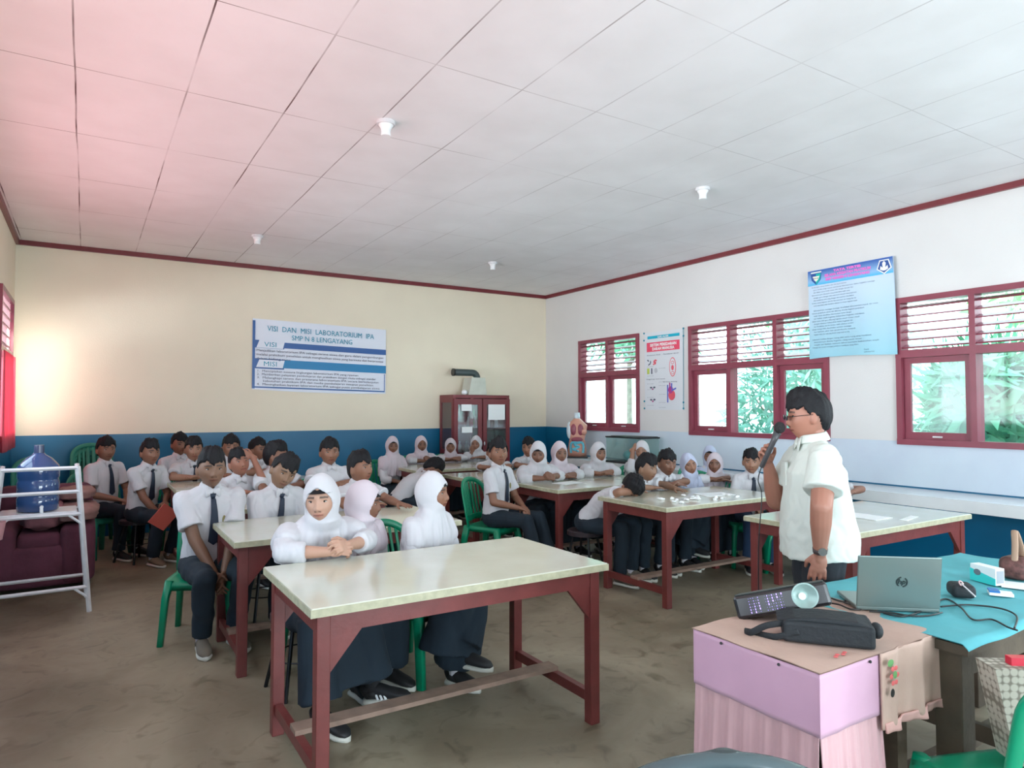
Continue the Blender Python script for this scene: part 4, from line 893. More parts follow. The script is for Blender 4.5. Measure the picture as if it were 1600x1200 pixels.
def person_at(label, px, ytop, y, heading, look=0, seat='chair', seatlab=None, seat_turn=0, s=None, hipz=.50, **k):
    """place a seated figure so that its head stands on the camera ray through (px, ytop) at depth line y"""
    NP[0] += 1; seed = k.pop('seed', NP[0]); hd = math.radians(heading)
    pt = ony(px, ytop, y); camh = math.degrees(math.atan2(-pt[1], -pt[0])); lr = camh + look - heading
    lr = (lr + 180) % 360 - 180; lr = max(-80, min(80, lr)); s0 = s or .95; fixed = s is not None
    for _ in range(6):
        HC, zt = head_local(k.get('lean', 8), k.get('side', 0), s0, hipz, lr, k.get('pitch', 0), k.get('roll', 0), k.get('kind') == 'girl', k.get('head_s', 1.0), k.get('neckf', 0))
        if not fixed: s0 = min(1.08, max(.80, s0 * (pt[2] - hipz) / (zt - hipz)))
    R2 = np.array([[math.cos(hd), -math.sin(hd)], [math.sin(hd), math.cos(hd)]]); at = pt[:2] - R2 @ HC[:2]
    d = pt[:2] @ _F0[:2]; vox = k.pop('vox', .0045 if d < 4.6 else (.006 if d < 7 else .0078))
    print('PERSON %-40s at %.2f %.2f s=%.2f ztop=%.2f want=%.2f' % (label[:40], at[0], at[1], s0, zt, pt[2]))
    r = make_person(label, at, hd, lr, s=s0, hipz=hipz, seed=seed, vox=vox, **k)
    if seat:
        off = -.05; sx, sy = at[0] + math.cos(hd) * off, at[1] + math.sin(hd) * off
        sz = hipz - .50 + 0.0
        seat_at(seat, sx, sy, hd + math.radians(seat_turn), seatlab or ('%s under the %s' % ('round black legged stool' if seat == 'stool' else 'green plastic chair', short(label))))
    return r
def short(l): w_ = l.replace(',', '').split(); return ' '.join(w_[:9])
# ---------------------------------------------------------------- the class
TAN = (.30, .15, .095); DK = (.20, .090, .055); MID = (.25, .115, .070); PALE = (.48, .28, .20)
G = dict(kind='girl')
# front table
T1 = .783
person_at('person in a white hijab leaning on the nearest table with clasped hands, face lit', 503, 741, 3.58, -82, -14, 'stool', lean=24, pitch=2, roll=3, kind='girl', hijab=M_HIJ, skin=PALE, arms=('clasp', 'clasp'), extra={'stripes': 1}, vox=.0042, legs='out',
          feet={1: ((.40, .13, .49), (.46, .17, .12), (.85, .8, .12)), -1: ((.40, -.12, .49), (.50, -.13, .09), (.85, .25, -.05))}, sock='black', seatlab='round stool with thin black legs and ring under the girl nearest the camera', capefront=.06, head_s=1.03, neckf=.15)
person_at('person in a white hijab turned away to the right, half behind the leaning girl', 568, 755, 3.72, -72, 82, 'chair', lean=27, s=.92, pitch=4, kind='girl', hijab=M_HIJP, skin=DK, arms=('lap', 'lap'), vox=.005, legs='sit', seatlab='green plastic chair between the leaning girl and the girl in profile', shoes=M_SHOEB)
person_at('person in a long white hijab in right profile, behind the nearest table', 676, 738, 3.66, -62, 72, 'chair', lean=8, pitch=-2, kind='girl', hijab=M_HIJ, skin=MID, arms=('lap', 'lap'), vox=.0045, legs='cross', sock='long', seatlab='green plastic chair under the girl in profile at the front table', capefront=.22)
# second row left
person_at('person in white shirt and dark tie with grey shoes, left end of second row', 331, 699, 4.98, -84, 10, 'chair', seat_turn=-26, lean=9, pitch=2, arms=('between', 'between'), skin=(.20, .105, .065), tie=1, vox=.0045, shoes=M_SHOEG, legs='back', extra={'pocket': 1}, seed=12, quiff=.016)
person_at('person in white shirt and tie tilting his head with lowered eyes, second row', 443, 707, 5.08, -78, 18, 'stool', lean=13, side=4, pitch=16, roll=-20, arms=('lap', 'between'), skin=(.25, .14, .085), tie=1, vox=.0045, shoes=M_SHOEG, legs='cross', quiff=.02, seed=3)
person_at('person in white shirt looking right with one hand on the second row table', 563, 704, 5.15, -70, 50, 'stool', lean=12, pitch=-3, arms=('ahead', 'fold'), skin=MID, vox=.0055, seed=6)
# third row left
person_at('person in white shirt with a round sleeve patch, upright against the blue wall', 515, 684, 6.5, -82, 14, 'chair', lean=4, arms=('fold', 'fold'), skin=MID, extra={'badge': -1}, seed=5, vox=.0055)
person_at('person in white shirt rubbing his eye with a raised hand', 374, 700, 6.42, -80, 22, 'chair', lean=10, pitch=-12, roll=6, arms=('brow', 'fold'), skin=(.30, .125, .08), seed=8, vox=.0055)
person_at('person in white shirt seen from the side, behind the boy tilting his head', 432, 689, 6.45, -60, 75, 'chair', lean=6, arms=('fold', 'fold'), skin=DK, seed=10, vox=.006)
# back row left
person_at('person with black hair, face half hidden behind the eye rubbing boy', 361, 679, 8.0, -82, 8, 'chair', lean=8, arms=('fold', 'fold'), skin=MID, seed=11)
person_at('person with dark hair looking right, furthest back between two boys by the blue wall', 403, 684, 8.28, -70, 50, 'chair', lean=8, arms=('fold', 'fold'), skin=MID, seed=13)
person_at('person in white shirt and tie resting both arms on the back left table', 303, 682, 7.98, -82, 6, 'chair', lean=12, arms=('fold', 'fold'), skin=TAN, tie=1, seed=14, vox=.0065)
person_at('person in white shirt in the last row, nearest the blue wall behind two boys', 281, 676, 8.85, -80, 22, 'chair', lean=4, arms=('lap', 'lap'), skin=MID, seed=15)
person_at('person in white shirt and long dark tie on a stool, left of the back table', 235, 686, 7.75, -55, 28, 'stool', lean=12, arms=('lap', 'between'), skin=MID, tie=1, seed=16, vox=.0065, shoes=M_SHOET, legs='back', quiff=.016, seatlab='round stool with four black legs under the boy left of the back table')
person_at('person in white shirt and dark tie on a faded green chair, leftmost in the photo', 166, 682, 8.35, -52, 22, 'faded', lean=3, arms=('lap', 'lap'), skin=MID, tie=1, seed=17, vox=.0065, seatlab='faded green plastic chair under the leftmost seated boy')
# back girls
person_at('person in a white hijab with hands in lap, leftmost of the rearmost girls', 613, 682, 8.3, -70, 14, 'chair', lean=3, kind='girl', hijab=M_HIJP, skin=DK, arms=('lap', 'lap'), legs='sit')
person_at('person in a white hijab, second from left in the rear row before the cabinet', 658, 681, 8.72, -88, 16, 'chair', lean=14, kind='girl', hijab=M_HIJP, skin=DK, arms=('clasp', 'fold'))
person_at('person in a white hijab with folded arms, below the left cabinet door', 704, 685, 8.72, -100, 0, 'chair', lean=20, kind='girl', hijab=M_HIJP, skin=MID, arms=('fold', 'fold'), s=.84)
person_at('person in a white hijab resting her chin on one hand, before the glass cabinet', 744, 682, 8.72, -110, -14, 'chair', lean=16, kind='girl', hijab=M_HIJ, skin=MID, arms=('fold', 'chin'), s=.87)
# second back table
person_at('person with black hair sleeping head down at the left end of the fourth table', 676, 717, 7.05, -12, 100, 'stool', lean=52, pitch=55, arms=('fold', 'fold'), skin=DK, s=.92, shirt=M_SHIRT)
person_at('person in white shirt mostly hidden behind the spiky haired boy with the tie', 771, 698, 7.25, -105, 10, 'stool', lean=22, arms=('fold', 'fold'), skin=MID, s=.86)
person_at('person in white shirt, only dark hair and brow visible against the blue corner wall', 826, 683, 7.25, -100, -20, 'stool', lean=20, side=0, arms=('fold', 'fold'), skin=MID)
person_at('person with spiky hair, white shirt and loose tie, sitting sideways on a green chair', 779, 686, 5.68, -62, 16, 'chair', lean=3, pitch=-8, arms=('lap', 'lap'), skin=MID, tie=1, quiff=.034, seed=21, extra={'pocket': 1}, shoes=M_SHOET, legs='out', vox=.0055)
# centre table
person_at('person in a white hijab with hands folded on the centre table, left one of two', 841, 690, 5.92, -94, -4, 'stool', lean=20, pitch=6, kind='girl', hijab=M_HIJ, skin=DK, arms=('clasp', 'clasp'), seed=30)
person_at('person in a white hijab looking right, second from left at the centre table', 874, 690, 5.96, -94, 24, 'stool', lean=16, kind='girl', hijab=M_HIJP, skin=DK, arms=('fold', 'fold'), seed=31)
person_at('person in a white hijab turned right beside the torso model and aquarium', 935, 691, 6.0, -100, 34, 'stool', lean=16, kind='girl', hijab=M_HIJ, skin=MID, arms=('fold', 'fold'), seed=32)
person_at('person in a white hijab holding her hand to her forehead before the aquarium', 1003, 689, 5.9, -115, -8, 'chair', lean=14, kind='girl', hijab=M_HIJ, skin=TAN, arms=('fold', 'brow'), seed=33)
# right table
person_at('person in white shirt sleeping face down on his arms, left end of the littered table', 988, 734, 4.52, -68, 30, 'stool', lean=52, pitch=62, arms=('fold', 'fold'), skin=TAN, s=.98, seed=40, vox=.0055, shoes=M_SHOEG, neckf=.3)
person_at('person with thick black hair in profile, arms across the littered table', 1010, 703, 4.72, -88, 60, 'stool', lean=34, pitch=8, arms=('ahead', 'fold'), skin=(.24, .13, .08), seed=41, vox=.0055, s=.93)
person_at('person with short black hair looking down to the right beside the profile boy', 1042, 707, 4.80, -90, 28, 'stool', lean=28, pitch=6, arms=('fold', 'fold'), skin=DK, seed=42, vox=.0055, s=.93)
person_at('person in a bluish white hijab with tilted head, right of the two slumped boys', 1076, 708, 4.85, -94, 22, 'stool', lean=20, roll=10, kind='girl', hijab=M_HIJB, skin=TAN, arms=('lap', 'lap'), seed=43, vox=.0055, shoes=M_SHOEB, legs='cross')
person_at('person in a bluish hijab mostly hidden behind the girl with the pink tinted face', 1109, 697, 5.45, -96, -4, 'chair', lean=8, kind='girl', hijab=M_HIJB, skin=MID, arms=('lap', 'lap'), seed=44)
person_at('person in a white hijab facing the camera near the right end of the littered table', 1117, 709, 4.85, -112, -6, 'chair', lean=22, kind='girl', hijab=M_HIJP, skin=DK, arms=('fold', 'fold'), seed=45, vox=.0055)
person_at('person in white shirt and tie with cropped hair, right end of the littered table', 1174, 701, 4.42, -125, -2, 'chair', lean=8, pitch=3, arms=('lap', 'lap'), skin=TAN, tie=1, seed=46, vox=.005, pants=M_NAVYB, legs='sit')
person_at('person hidden behind the teacher, one bare arm resting on the table', 1296, 722, 3.60, -100, 60, 'chair', lean=35, pitch=25, arms=('at_', 'fold') if False else (('at', (.33, .34, .825), (.42, .14, .82), (.3, -1, 0), (0, 0, -1), .3), 'fold'), skin=(.28, .125, .08), seed=47, vox=.006, s=.9)
# ---------------------------------------------------------------- the teacher
pt = ony(1262, 640, 1.93); th = math.radians(172)
def T(v): return v
tp = onz(1268, 1112, 0.0); hz = .88
tc_ = ray(1275, 640); tr_ = tc_ / np.dot(tc_, _F0) * 3.38
hd = math.atan2(-1 * 0 + .0, -1); heading_t = math.atan2(_R[1] * -1, _R[0] * -1) + math.radians(-8)
# left hand (far side in the picture) holds the microphone, right arm hangs toward the camera
tt, tj = make_person('person standing in untucked white shirt and glasses, speaking into a microphone', (tr_[0], tr_[1]), heading_t, look=-4, pitch=6, lean=2, s=1.06, hipz=hz, kind='man', legs='stand', vox=.0042, skin=(.36, .16, .11), shirt=M_SHIRTT, fat=1.22, seed=4, quiff=.014, head_s=.94, pants=mat('black_trousers', (.012, .016, .022), .8, bump=.2),
    arms=(('at', (.07, .30, 1.10), (.06, .235, .88), (.12, -.05, -1), (-.35, -1, 0), .75), ('at', (.15, -.20, 1.06), (.205, -.11, 1.25), (.35, .25, .9), (-.35, .9, .1), 1.6)), extra={'untucked': 1}, shoes=M_SHOEB)
hxm = tj['Hm']; HCm = tj['HC']; hsm = tj['hs']
hx2 = lambda v: (np.asarray(v, float) * hsm) @ hxm.T + HCm
gl_ = MB()
for q in (1, -1):
    ring_ = [hx2((.100, q * .031 + .021 * math.cos(a) * 1.0, .006 + .013 * math.sin(a))) for a in np.linspace(0, 2 * math.pi, 17)]; gl_.tube(ring_, .0016, 6)
    gl_.tube([hx2((.099, q * .052, .010)), hx2((.075, q * .079, .010)), hx2((-.005, q * .083, .010)), hx2((-.02, q * .081, -.004))], .0017, 6)
gl_.tube([hx2((.101, .010, .009)), hx2((.104, 0, .011)), hx2((.101, -.010, .009))], .0016, 6)
obj('glasses', gl_, M_BLACKM, tt)
obj('glasses_lens', MB().ell(hx2((.100, .031, .006)), (.0015, .020, .012), hxm, 14).ell(hx2((.100, -.031, .006)), (.0015, .020, .012), hxm, 14), mat('dark_lens', (.02, .02, .03), .1), tt)
E, W = tj['A'][1][1], tj['A'][1][2]; dv = nrm(W - E); wp = W - dv * .015
wt = obj('wrist_watch', MB().cyl(wp - dv * .011, wp + dv * .011, .033, .031, 24), mat('dark_strap', (.06, .04, .04), .5), tt, smooth=True)
cm = Matrix(((0, 0, 1), (1, 0, 0), (0, 1, 0)))
obj('watch_dial', MB().cyl(wp + np.array([0, .031, 0]), wp + np.array([0, .042, 0]), .019, .018, 24), mat('steel_dial', (.5, .5, .48), .2, metal=.8), wt)
obj('belt', MB().loft([(0, 0, hz + .03), (0, 0, hz + .07)], [(.16, .13), (.16, .13)], side=(0, 1, 0), seg=28), M_BLACK, tt)
obj('shirt_pocket', MB().box(.135, .15, -.10, .0, 1.16, 1.28), M_SHIRTT, tt, bevel=.005)
# microphone in the raised hand
Wm = tj['A'][-1][2]; Mt = Matrix.Translation(tt.location) @ Matrix.Rotation(heading_t, 4, 'Z')
mic = empty('microphone'); mic.matrix_world = Mt; tag(mic, 'black wired microphone held at the mouth of the standing teacher', 'microphone')
mh = tj['HC'] + np.array([.138, 0, -.062]); gp = mh + np.array([.045, -.03, -.115]); md = nrm(mh - gp)
obj('handle', MB().loft([gp - md * .09, gp - md * .085, gp + md * .06, mh - md * .02], [(.010,) * 2, (.012,) * 2, (.014,) * 2, (.020,) * 2]), mat('dark_grey_plastic', (.05, .05, .055), .4), mic, smooth=True)
obj('grille', MB().ell(mh + md * .008, (.027, .027, .029)), mat('mic_foam', (.02, .018, .02), .9, bump=.8, bscale=200), mic, smooth=True)
b0 = gp - md * .09; cab = [b0, b0 - md * .04 + np.array([0, 0, -.03]), b0 + np.array([.0, 0, -.15]), b0 + np.array([.02, .01, -.4]), b0 + np.array([.02, .0, -.8]), b0 + np.array([.0, -.02, -1.1]), np.array([b0[0] + .0, b0[1] - .05, .012]), np.array([b0[0] - .25, b0[1] + .1, .008]), np.array([b0[0] - .5, b0[1] + .3, .008])]
def smooth_path(P, n=8):
    P = [np.array(p, float) for p in P]; out = []
    for i in range(len(P) - 1):
        p0 = P[max(i - 1, 0)]; p1 = P[i]; p2 = P[i + 1]; p3 = P[min(i + 2, len(P) - 1)]
        for k in range(n): t = k / n; out.append(.5 * ((2 * p1) + (p2 - p0) * t + (2 * p0 - 5 * p1 + 4 * p2 - p3) * t * t + (3 * p1 - p0 - 3 * p2 + p3) * t ** 3))
    out.append(P[-1]); return out
obj('cable', MB().tube(smooth_path(cab), .0028, 6), M_BLACK, mic)
# ================================================================ props
def MX(loc, rz=0, ry=0, rx=0): return Matrix.Translation(loc) @ Matrix.Rotation(rz, 4, 'Z') @ Matrix.Rotation(ry, 4, 'Y') @ Matrix.Rotation(rx, 4, 'X')
R_ = math.radians
# ---- glass cabinet
x0, x1, y0, y1, h = 4.66, 5.66, 9.12, 9.56, 1.745
cb = empty('display_cabinet', (x0, y0, 0)); tag(cb, 'maroon wooden cabinet with glass doors and papers taped to them', 'cabinet')
W, D = x1 - x0, y1 - y0
m = MB().box(0, W, 0, D, 0, .08).box(0, W, 0, D, h - .05, h).box(0, W, D - .02, D, 0, h).box(0, .05, 0, .05, 0, h).box(W - .05, W, 0, .05, 0, h).box(0, .05, D - .05, D, 0, h).box(W - .05, W, D - .05, D, 0, h).box(0, .03, 0, D, 0, .9).box(0, .03, 0, D, .86, .92).box(W - .03, W, 0, D, 0, h).box(.30, .36, 0, .04, 0, h).box(0, .05, 0, D, h - .12, h)
obj('body', m, M_TRIM, cb)
for z in (.45, .85, 1.22): obj('shelf', MB().box(.03, W - .03, .03, D - .02, z, z + .02), M_TRIM, cb)
obj('side_pane', MB().box(.012, .016, .05, D - .05, .92, h - .1), M_CABGL, cb)
for a, b in ((.0, .50), (.50, 1.0)):
    d = MB().box(a + .01, b - .005, -.025, 0, .06, .14).box(a + .01, b - .005, -.025, 0, h - .15, h - .06).box(a + .01, a + .08, -.025, 0, .06, h - .06).box(b - .075, b - .005, -.025, 0, .06, h - .06).box(a + .01, b - .005, -.025, 0, .78, .87)
    dd = obj('door', d, M_TRIM, cb); obj('door_pane', MB().box(a + .08, b - .075, -.014, -.010, .14, h - .15), M_CABGL, dd); obj('handle', MB().ell(((b - .03) if a == 0 else a + .03, -.035, 1.0), (.01, .014, .03)), M_WHITEM, dd)
obj('notice_paper', MB().box(.13, .31, -.030, -.027, 1.50, 1.60), M_PAPER, cb); obj('notice_paper', MB().box(.14, .32, -.030, -.027, 1.17, 1.26), M_PAPER, cb)
obj('notice_paper', MB().box(.60, .90, -.030, -.027, 1.36, 1.60), M_PAPER, cb)
rg = random.Random(3); CG = 'glassware on the cabinet shelves'
gm = [mat('bottle_green', (.02, .55, .12), .3), mat('bottle_white', (.8, .82, .82), .4), mat('bottle_brown', (.25, .12, .06), .3), mat('flask_clear', (.6, .7, .7), .2)]
nm_ = ['green', 'white', 'brown', 'clear']
slots = [(.40, 1.24, 0), (.40, 1.42, 0), (.33, 1.24, 3), (.45, 1.24, 1), (.62, 1.24, 1), (.69, 1.24, 1), (.76, 1.24, 2), (.83, 1.24, 1), (.62, .87, 3), (.72, .87, 1), (.84, .87, 3), (.18, .87, 1), (.30, .87, 3)]
pos_ = ['right of the papers behind the left door', 'stacked above the other green jar in the cabinet', 'behind the left cabinet door', 'beside the door post on the upper cabinet shelf', 'under the big paper, leftmost', 'under the big paper, second from left', 'under the big paper, brown one', 'under the big paper, rightmost', 'lower shelf behind the right door, left', 'lower shelf behind the right door, middle', 'lower shelf behind the right door, right', 'lower shelf behind the left door, left', 'lower shelf behind the left door, right']
for i, (x, z, k) in enumerate(slots):
    hh = .15 if z > 1.4 else .17
    b = obj('bottle', MB().loft([(0, 0, 0), (0, 0, hh * .6), (0, 0, hh * .75), (0, 0, hh)], [(.030,) * 2, (.030,) * 2, (.014,) * 2, (.014,) * 2], seg=14), gm[k], None, (x0 + x, y0 + .12, z + .002), smooth=True)
    tag(b, 'small %s bottle %s' % (nm_[k], pos_[i]), 'bottle', CG)
# ---- box and pipe on the cabinet
b = obj('cardboard_box', MB().prism([(0, 0), (.32, 0), (.29, .27), (.05, .27)], 1, 0, .26), mat('pale_box', (.62, .64, .56), .7, noise=.15), None, (4.98, 9.20, h + .002), bevel=.006); tag(b, 'pale whitish box standing on top of the cabinet under the dark pipe', 'box')
pp = empty('bent_pipe', (5.12, 9.32, h + .275)); tag(pp, 'dark grey bent pipe lying across the box on the cabinet', 'pipe')
arc = [(-.34, 0, .075), (-.02, 0, .075)] + [(-.02 + .09 * math.sin(t), 0, -.015 + .09 * math.cos(t)) for t in np.linspace(.2, 1.5, 6)] + [(.07, 0, -.0)]
obj('tube', MB().loft(arc, [(.052, .052)] * len(arc), side=(0, 1, 0), seg=20), mat('grey_green_pipe', (.05, .075, .075), .45), pp, (0, 0, 0), smooth=True)
obj('rim', MB().cyl((-.36, 0, .075), (-.335, 0, .075), .058, .058), M_BLACK, pp)
b = obj('paper_roll', MB().ell((0, 0, .04), (.05, .04, .04)), M_PAPER, None, (4.93, 9.25, h + .002), smooth=True); tag(b, 'small crumpled white paper left of the pale box on the cabinet', 'paper')
# ---- torso model on the counter
tp_ = ony(903, 716, 8.32); tx, ty = 6.37, 8.3; tm = empty('anatomy_model', (tx, ty, .785), R_(-128)); tag(tm, 'coloured human torso anatomy model standing on the white counter in the corner', 'anatomy model')
sk = mat('model_skin', (.62, .30, .22), .4); pl_ = mat('model_dark_red', (.28, .06, .09), .35); cy = mat('model_cyan', (.12, .50, .62), .35); wh = mat('model_pale', (.62, .72, .78), .35)
obj('base', MB().box(-.12, .12, -.16, .16, 0, .025), M_BLACK, tm, bevel=.004)
tb = MB().loft([(0, 0, .025), (0, 0, .12), (0, 0, .28), (0, 0, .42), (0, 0, .5), (0, 0, .56), (0, 0, .60)], [(.14, .09), (.145, .10), (.115, .085), (.145, .10), (.155, .09), (.09, .07), (.05, .05)], side=(0, 1, 0), seg=28, power=2.3); obj('torso', tb, sk, tm, smooth=True)
obj('neck', MB().cyl((0, 0, .57), (0, 0, .69), .05, .042), wh, tm, smooth=True)
obj('lung', MB().ell((.075, .05, .43), (.035, .05, .09)), pl_, tm, smooth=True); obj('lung', MB().ell((.075, -.05, .43), (.035, .05, .09)), pl_, tm, smooth=True)
obj('rib_shell', MB().ell((.02, -.115, .42), (.06, .045, .13)).ell((.04, .0, .52), (.04, .10, .025)), wh, tm, smooth=True)
obj('liver', MB().ell((.07, .0, .28), (.04, .09, .045)), pl_, tm, smooth=True)
it = MB()
ps = [(.085 + .006 * (i % 2), .065 * math.cos(i * .9) * (.4 + .1 * (i % 5)) - .01, .10 + .010 * i) for i in range(15)]; it.tube(smooth_path(ps, 4), .018, 10)
it.tube(smooth_path([(.085, .09, .08), (.085, .09, .22), (.09, 0, .24), (.085, -.09, .22), (.085, -.09, .08)]), .018, 10)
obj('intestine', it, cy, tm, smooth=True); obj('breast', MB().ell((.075, .105, .40), (.045, .045, .05)), sk, tm, smooth=True)
# ---- aquarium
ax, ay = 6.42, 7.12; aq = empty('aquarium', (ax, ay, .785)); tag(aq, 'glass aquarium with black rims and cloudy greenish sides on the white counter', 'aquarium')
g = MB().box(-.17, .17, -.35, -.345, .02, .35).box(-.17, .17, .345, .35, .02, .35).box(-.17, -.165, -.35, .35, .02, .35).box(.165, .17, -.35, .35, .02, .35)
obj('glass', g, M_TANK, aq)
fr = MB()
for z in (0, .345):
    fr.box(-.18, .18, -.36, -.335, z, z + .022).box(-.18, .18, .335, .36, z, z + .022).box(-.18, -.155, -.36, .36, z, z + .022).box(.155, .18, -.36, .36, z, z + .022)
fr.box(-.17, .17, -.35, .35, 0, .01); obj('rim', fr, M_BLACK, aq); obj('lid', MB().box(-.1, .17, -.33, .33, .365, .372), M_BLACK, aq)
b = obj('plastic_bag', MB().add(*(lambda VF: (VF[0] * (1 + .12 * np.sin(VF[0][:, :1] * 60) * np.cos(VF[0][:, 1:2] * 40)), VF[1]))(ellipsoid((0, 0, 0), (.10, .16, .075), 24))), mat('cyan_crumpled_plastic', (.12, .45, .50), .3), None, (ax, ay + .0, .785 + .10), smooth=True); tag(b, 'crumpled cyan plastic bag lying inside the aquarium', 'plastic bag')
# ---- white metal stand with water bottle
sd_ = empty('metal_stand', (-.29, 6.36, 0), R_(2)); tag(sd_, 'white metal stand with splayed legs carrying the blue water bottle', 'stand')
hw0, hw1 = .24, .33; dp0, dp1 = .16, .24; Hs = 1.10
def legp(sx, sy, z): t = 1 - z / Hs; return np.array([sx * (hw0 + (hw1 - hw0) * t), sy * (dp0 + (dp1 - dp0) * t), z])
for sx in (1, -1):
    for sy in (1, -1):
        obj('leg', MB().loft([legp(sx, sy, 0), legp(sx, sy, Hs)], [(.017, .017)] * 2, side=(1, 0, 0), seg=4), M_WHITEM, sd_)
for z in (.19, .74, .91, 1.09):
    for a, b in (((1, -1), (-1, -1)), ((1, 1), (-1, 1)), ((1, 1), (1, -1)), ((-1, 1), (-1, -1))):
        if z > .8 and a == (1, 1) and b == (-1, 1): continue
        obj('rail', MB().loft([legp(*a, z), legp(*b, z)], [(.014, .014)] * 2, side=(0, 0, 1), seg=4), M_WHITEM, sd_)
br = MB()
for sx in (1, -1):
    for z in (.19, .74): br.tube([legp(sx, -1, z - .08), (legp(sx, -1, z)[0] - sx * .09, legp(sx, -1, z)[1], z)], .010, 6)
obj('brace', br, M_WHITEM, sd_); obj('shelf', MB().box(-.24, .24, -.17, .17, .752, .762), M_WHITEM, sd_)
M_BOT = mat('blue_water_bottle', (.03, .07, .19), .12, coat=.5); M_BOTC = mat('dark_bottle_neck', (.03, .04, .10), .3)
wbx = empty('water_bottle', (-.30, 6.36, .764)); tag(wbx, 'large blue water bottle with a tap standing in the white metal stand', 'water bottle')
C = []; Rr = []
for z, r in ((0, .12), (.01, .135), (.10, .137), (.11, .131), (.125, .131), (.135, .137), (.22, .137), (.23, .131), (.245, .131), (.255, .137), (.33, .137), (.345, .132), (.40, .085), (.425, .045), (.44, .036)): C.append((0, 0, z)); Rr.append((r, r))
obj('bottle_body', MB().loft(C, Rr, seg=36), M_BOT, wbx, smooth=True); obj('neck_cap', MB().cyl((0, 0, .44), (0, 0, .50), .034, .032), M_BOTC, wbx)
obj('tap', MB().cyl((.03, -.13, .04), (.03, -.165, .04), .012, .012).cyl((.03, -.16, .05), (.03, -.16, .0), .010, .012), M_PAPER, wbx)
bk_ = obj('plastic_cup', MB().loft([(0, 0, 0), (0, 0, .13)], [(.055, .055), (.075, .075)], seg=20), mat('pink_plastic', (.55, .28, .30), .5), None, (-.60, 5.98, .62)); 
bk_.location = (-.55, 6.14, .60); tag(bk_, 'pale pink plastic cup hooked on the left front of the white stand', 'cup')
bl_ = obj('pink_balloon', MB().ell((0, 0, 0), (.085, .085, .095)), mat('rose_plastic', (.55, .16, .20), .4), None, (-.16, 7.42, 1.02), smooth=True); bpy.data.objects.remove(bl_)
# ---- maroon sofa
sf = empty('armchair', (-.33, 7.32, 0)); tag(sf, 'maroon armchair with blankets piled on it behind the white stand', 'armchair')
M_SOFA = mat('maroon_velour', (.13, .035, .06), .9, noise=.3, nscale=6, bump=.3, bscale=30)
def soft(name, x0, x1, y0, y1, z0, z1, m, par, bv=.06, fold=None):
    o = obj(name, MB().box(x0, x1, y0, y1, z0, z1), m, par); md = o.modifiers.new('b', 'BEVEL'); md.width = bv; md.segments = 4
    for p in o.data.polygons: p.use_smooth = True
    return o
soft('base', -.34, .36, -.42, .42, .05, .40, M_SOFA, sf); soft('arm', .16, .42, -.44, .42, .06, .56, M_SOFA, sf, .07); soft('arm', -.36, -.14, -.44, .42, .06, .56, M_SOFA, sf, .07)
soft('back', -.34, .40, .22, .46, .1, .84, M_SOFA, sf, .08); soft('seat_cushion', -.14, .18, -.40, .25, .36, .50, M_SOFA, sf, .05)
for x in (-.3, .36):
    for y in (-.38, .38): obj('foot', MB().cyl((x, y, 0), (x, y, .07), .025, .03), M_BLACK, sf)
M_BLAN = mat('brown_pink_blanket', (.33, .17, .15), .95, noise=.4, nscale=7, bump=.5, bscale=20)
def pile(cx, cy, cz, rx, ry, rz, seed, label, m=M_BLAN):
    V, F = ellipsoid((0, 0, 0), (rx, ry, rz), 32); q = V / np.array([rx, ry, rz]); V = V * (1 + .10 * np.sin(q[:, :1] * 5 + seed) * np.cos(q[:, 1:2] * 6 + seed) + .05 * np.sin(q[:, 2:] * 12)); 
    V[:, 2] = np.sign(V[:, 2]) * np.abs(V[:, 2] / rz) ** .6 * rz
    o = obj('blanket', MB().add(V, F), m, None, (cx, cy, cz), smooth=True); tag(o, label, 'blanket'); return o
pile(-.05, 7.22, .635, .17, .36, .075, 1, 'folded brownish pink blanket lying over the armchair arm'); pile(-.30, 7.20, .62, .17, .28, .12, 2, 'crumpled rose blanket heaped on the armchair seat', mat('rose_blanket', (.30, .12, .14), .95, noise=.4, nscale=7, bump=.5, bscale=20))
pile(-.06, 7.40, .775, .15, .22, .06, 5, 'brown folded cloth on top of the blanket pile on the armchair')
# ---- stacked green chairs at the back wall
for i in range(4):
    seat_at('faded', -.42, 8.72, R_(-82), ('faded green plastic chair at the %s of the left stack behind the water bottle' % ['bottom', 'second level', 'third level', 'top'][i]), z=i * .055, group='stack of green chairs left')
for i in range(6):
    seat_at('faded', .10, 9.12, R_(-80), ('green plastic chair at the %s of the tall stack by the blue wall' % ['bottom', 'second level', 'third level', 'fourth level', 'fifth level', 'top'][i]), z=i * .055, group='stack of green chairs by the blue wall')
bx_ = obj('helmet', MB().ell((0, 0, 0), (.11, .12, .10)), mat('rose_plastic2', (.42, .12, .15), .45), None, (-.22, 8.55, 1.03), smooth=True); bpy.data.objects.remove(bx_)
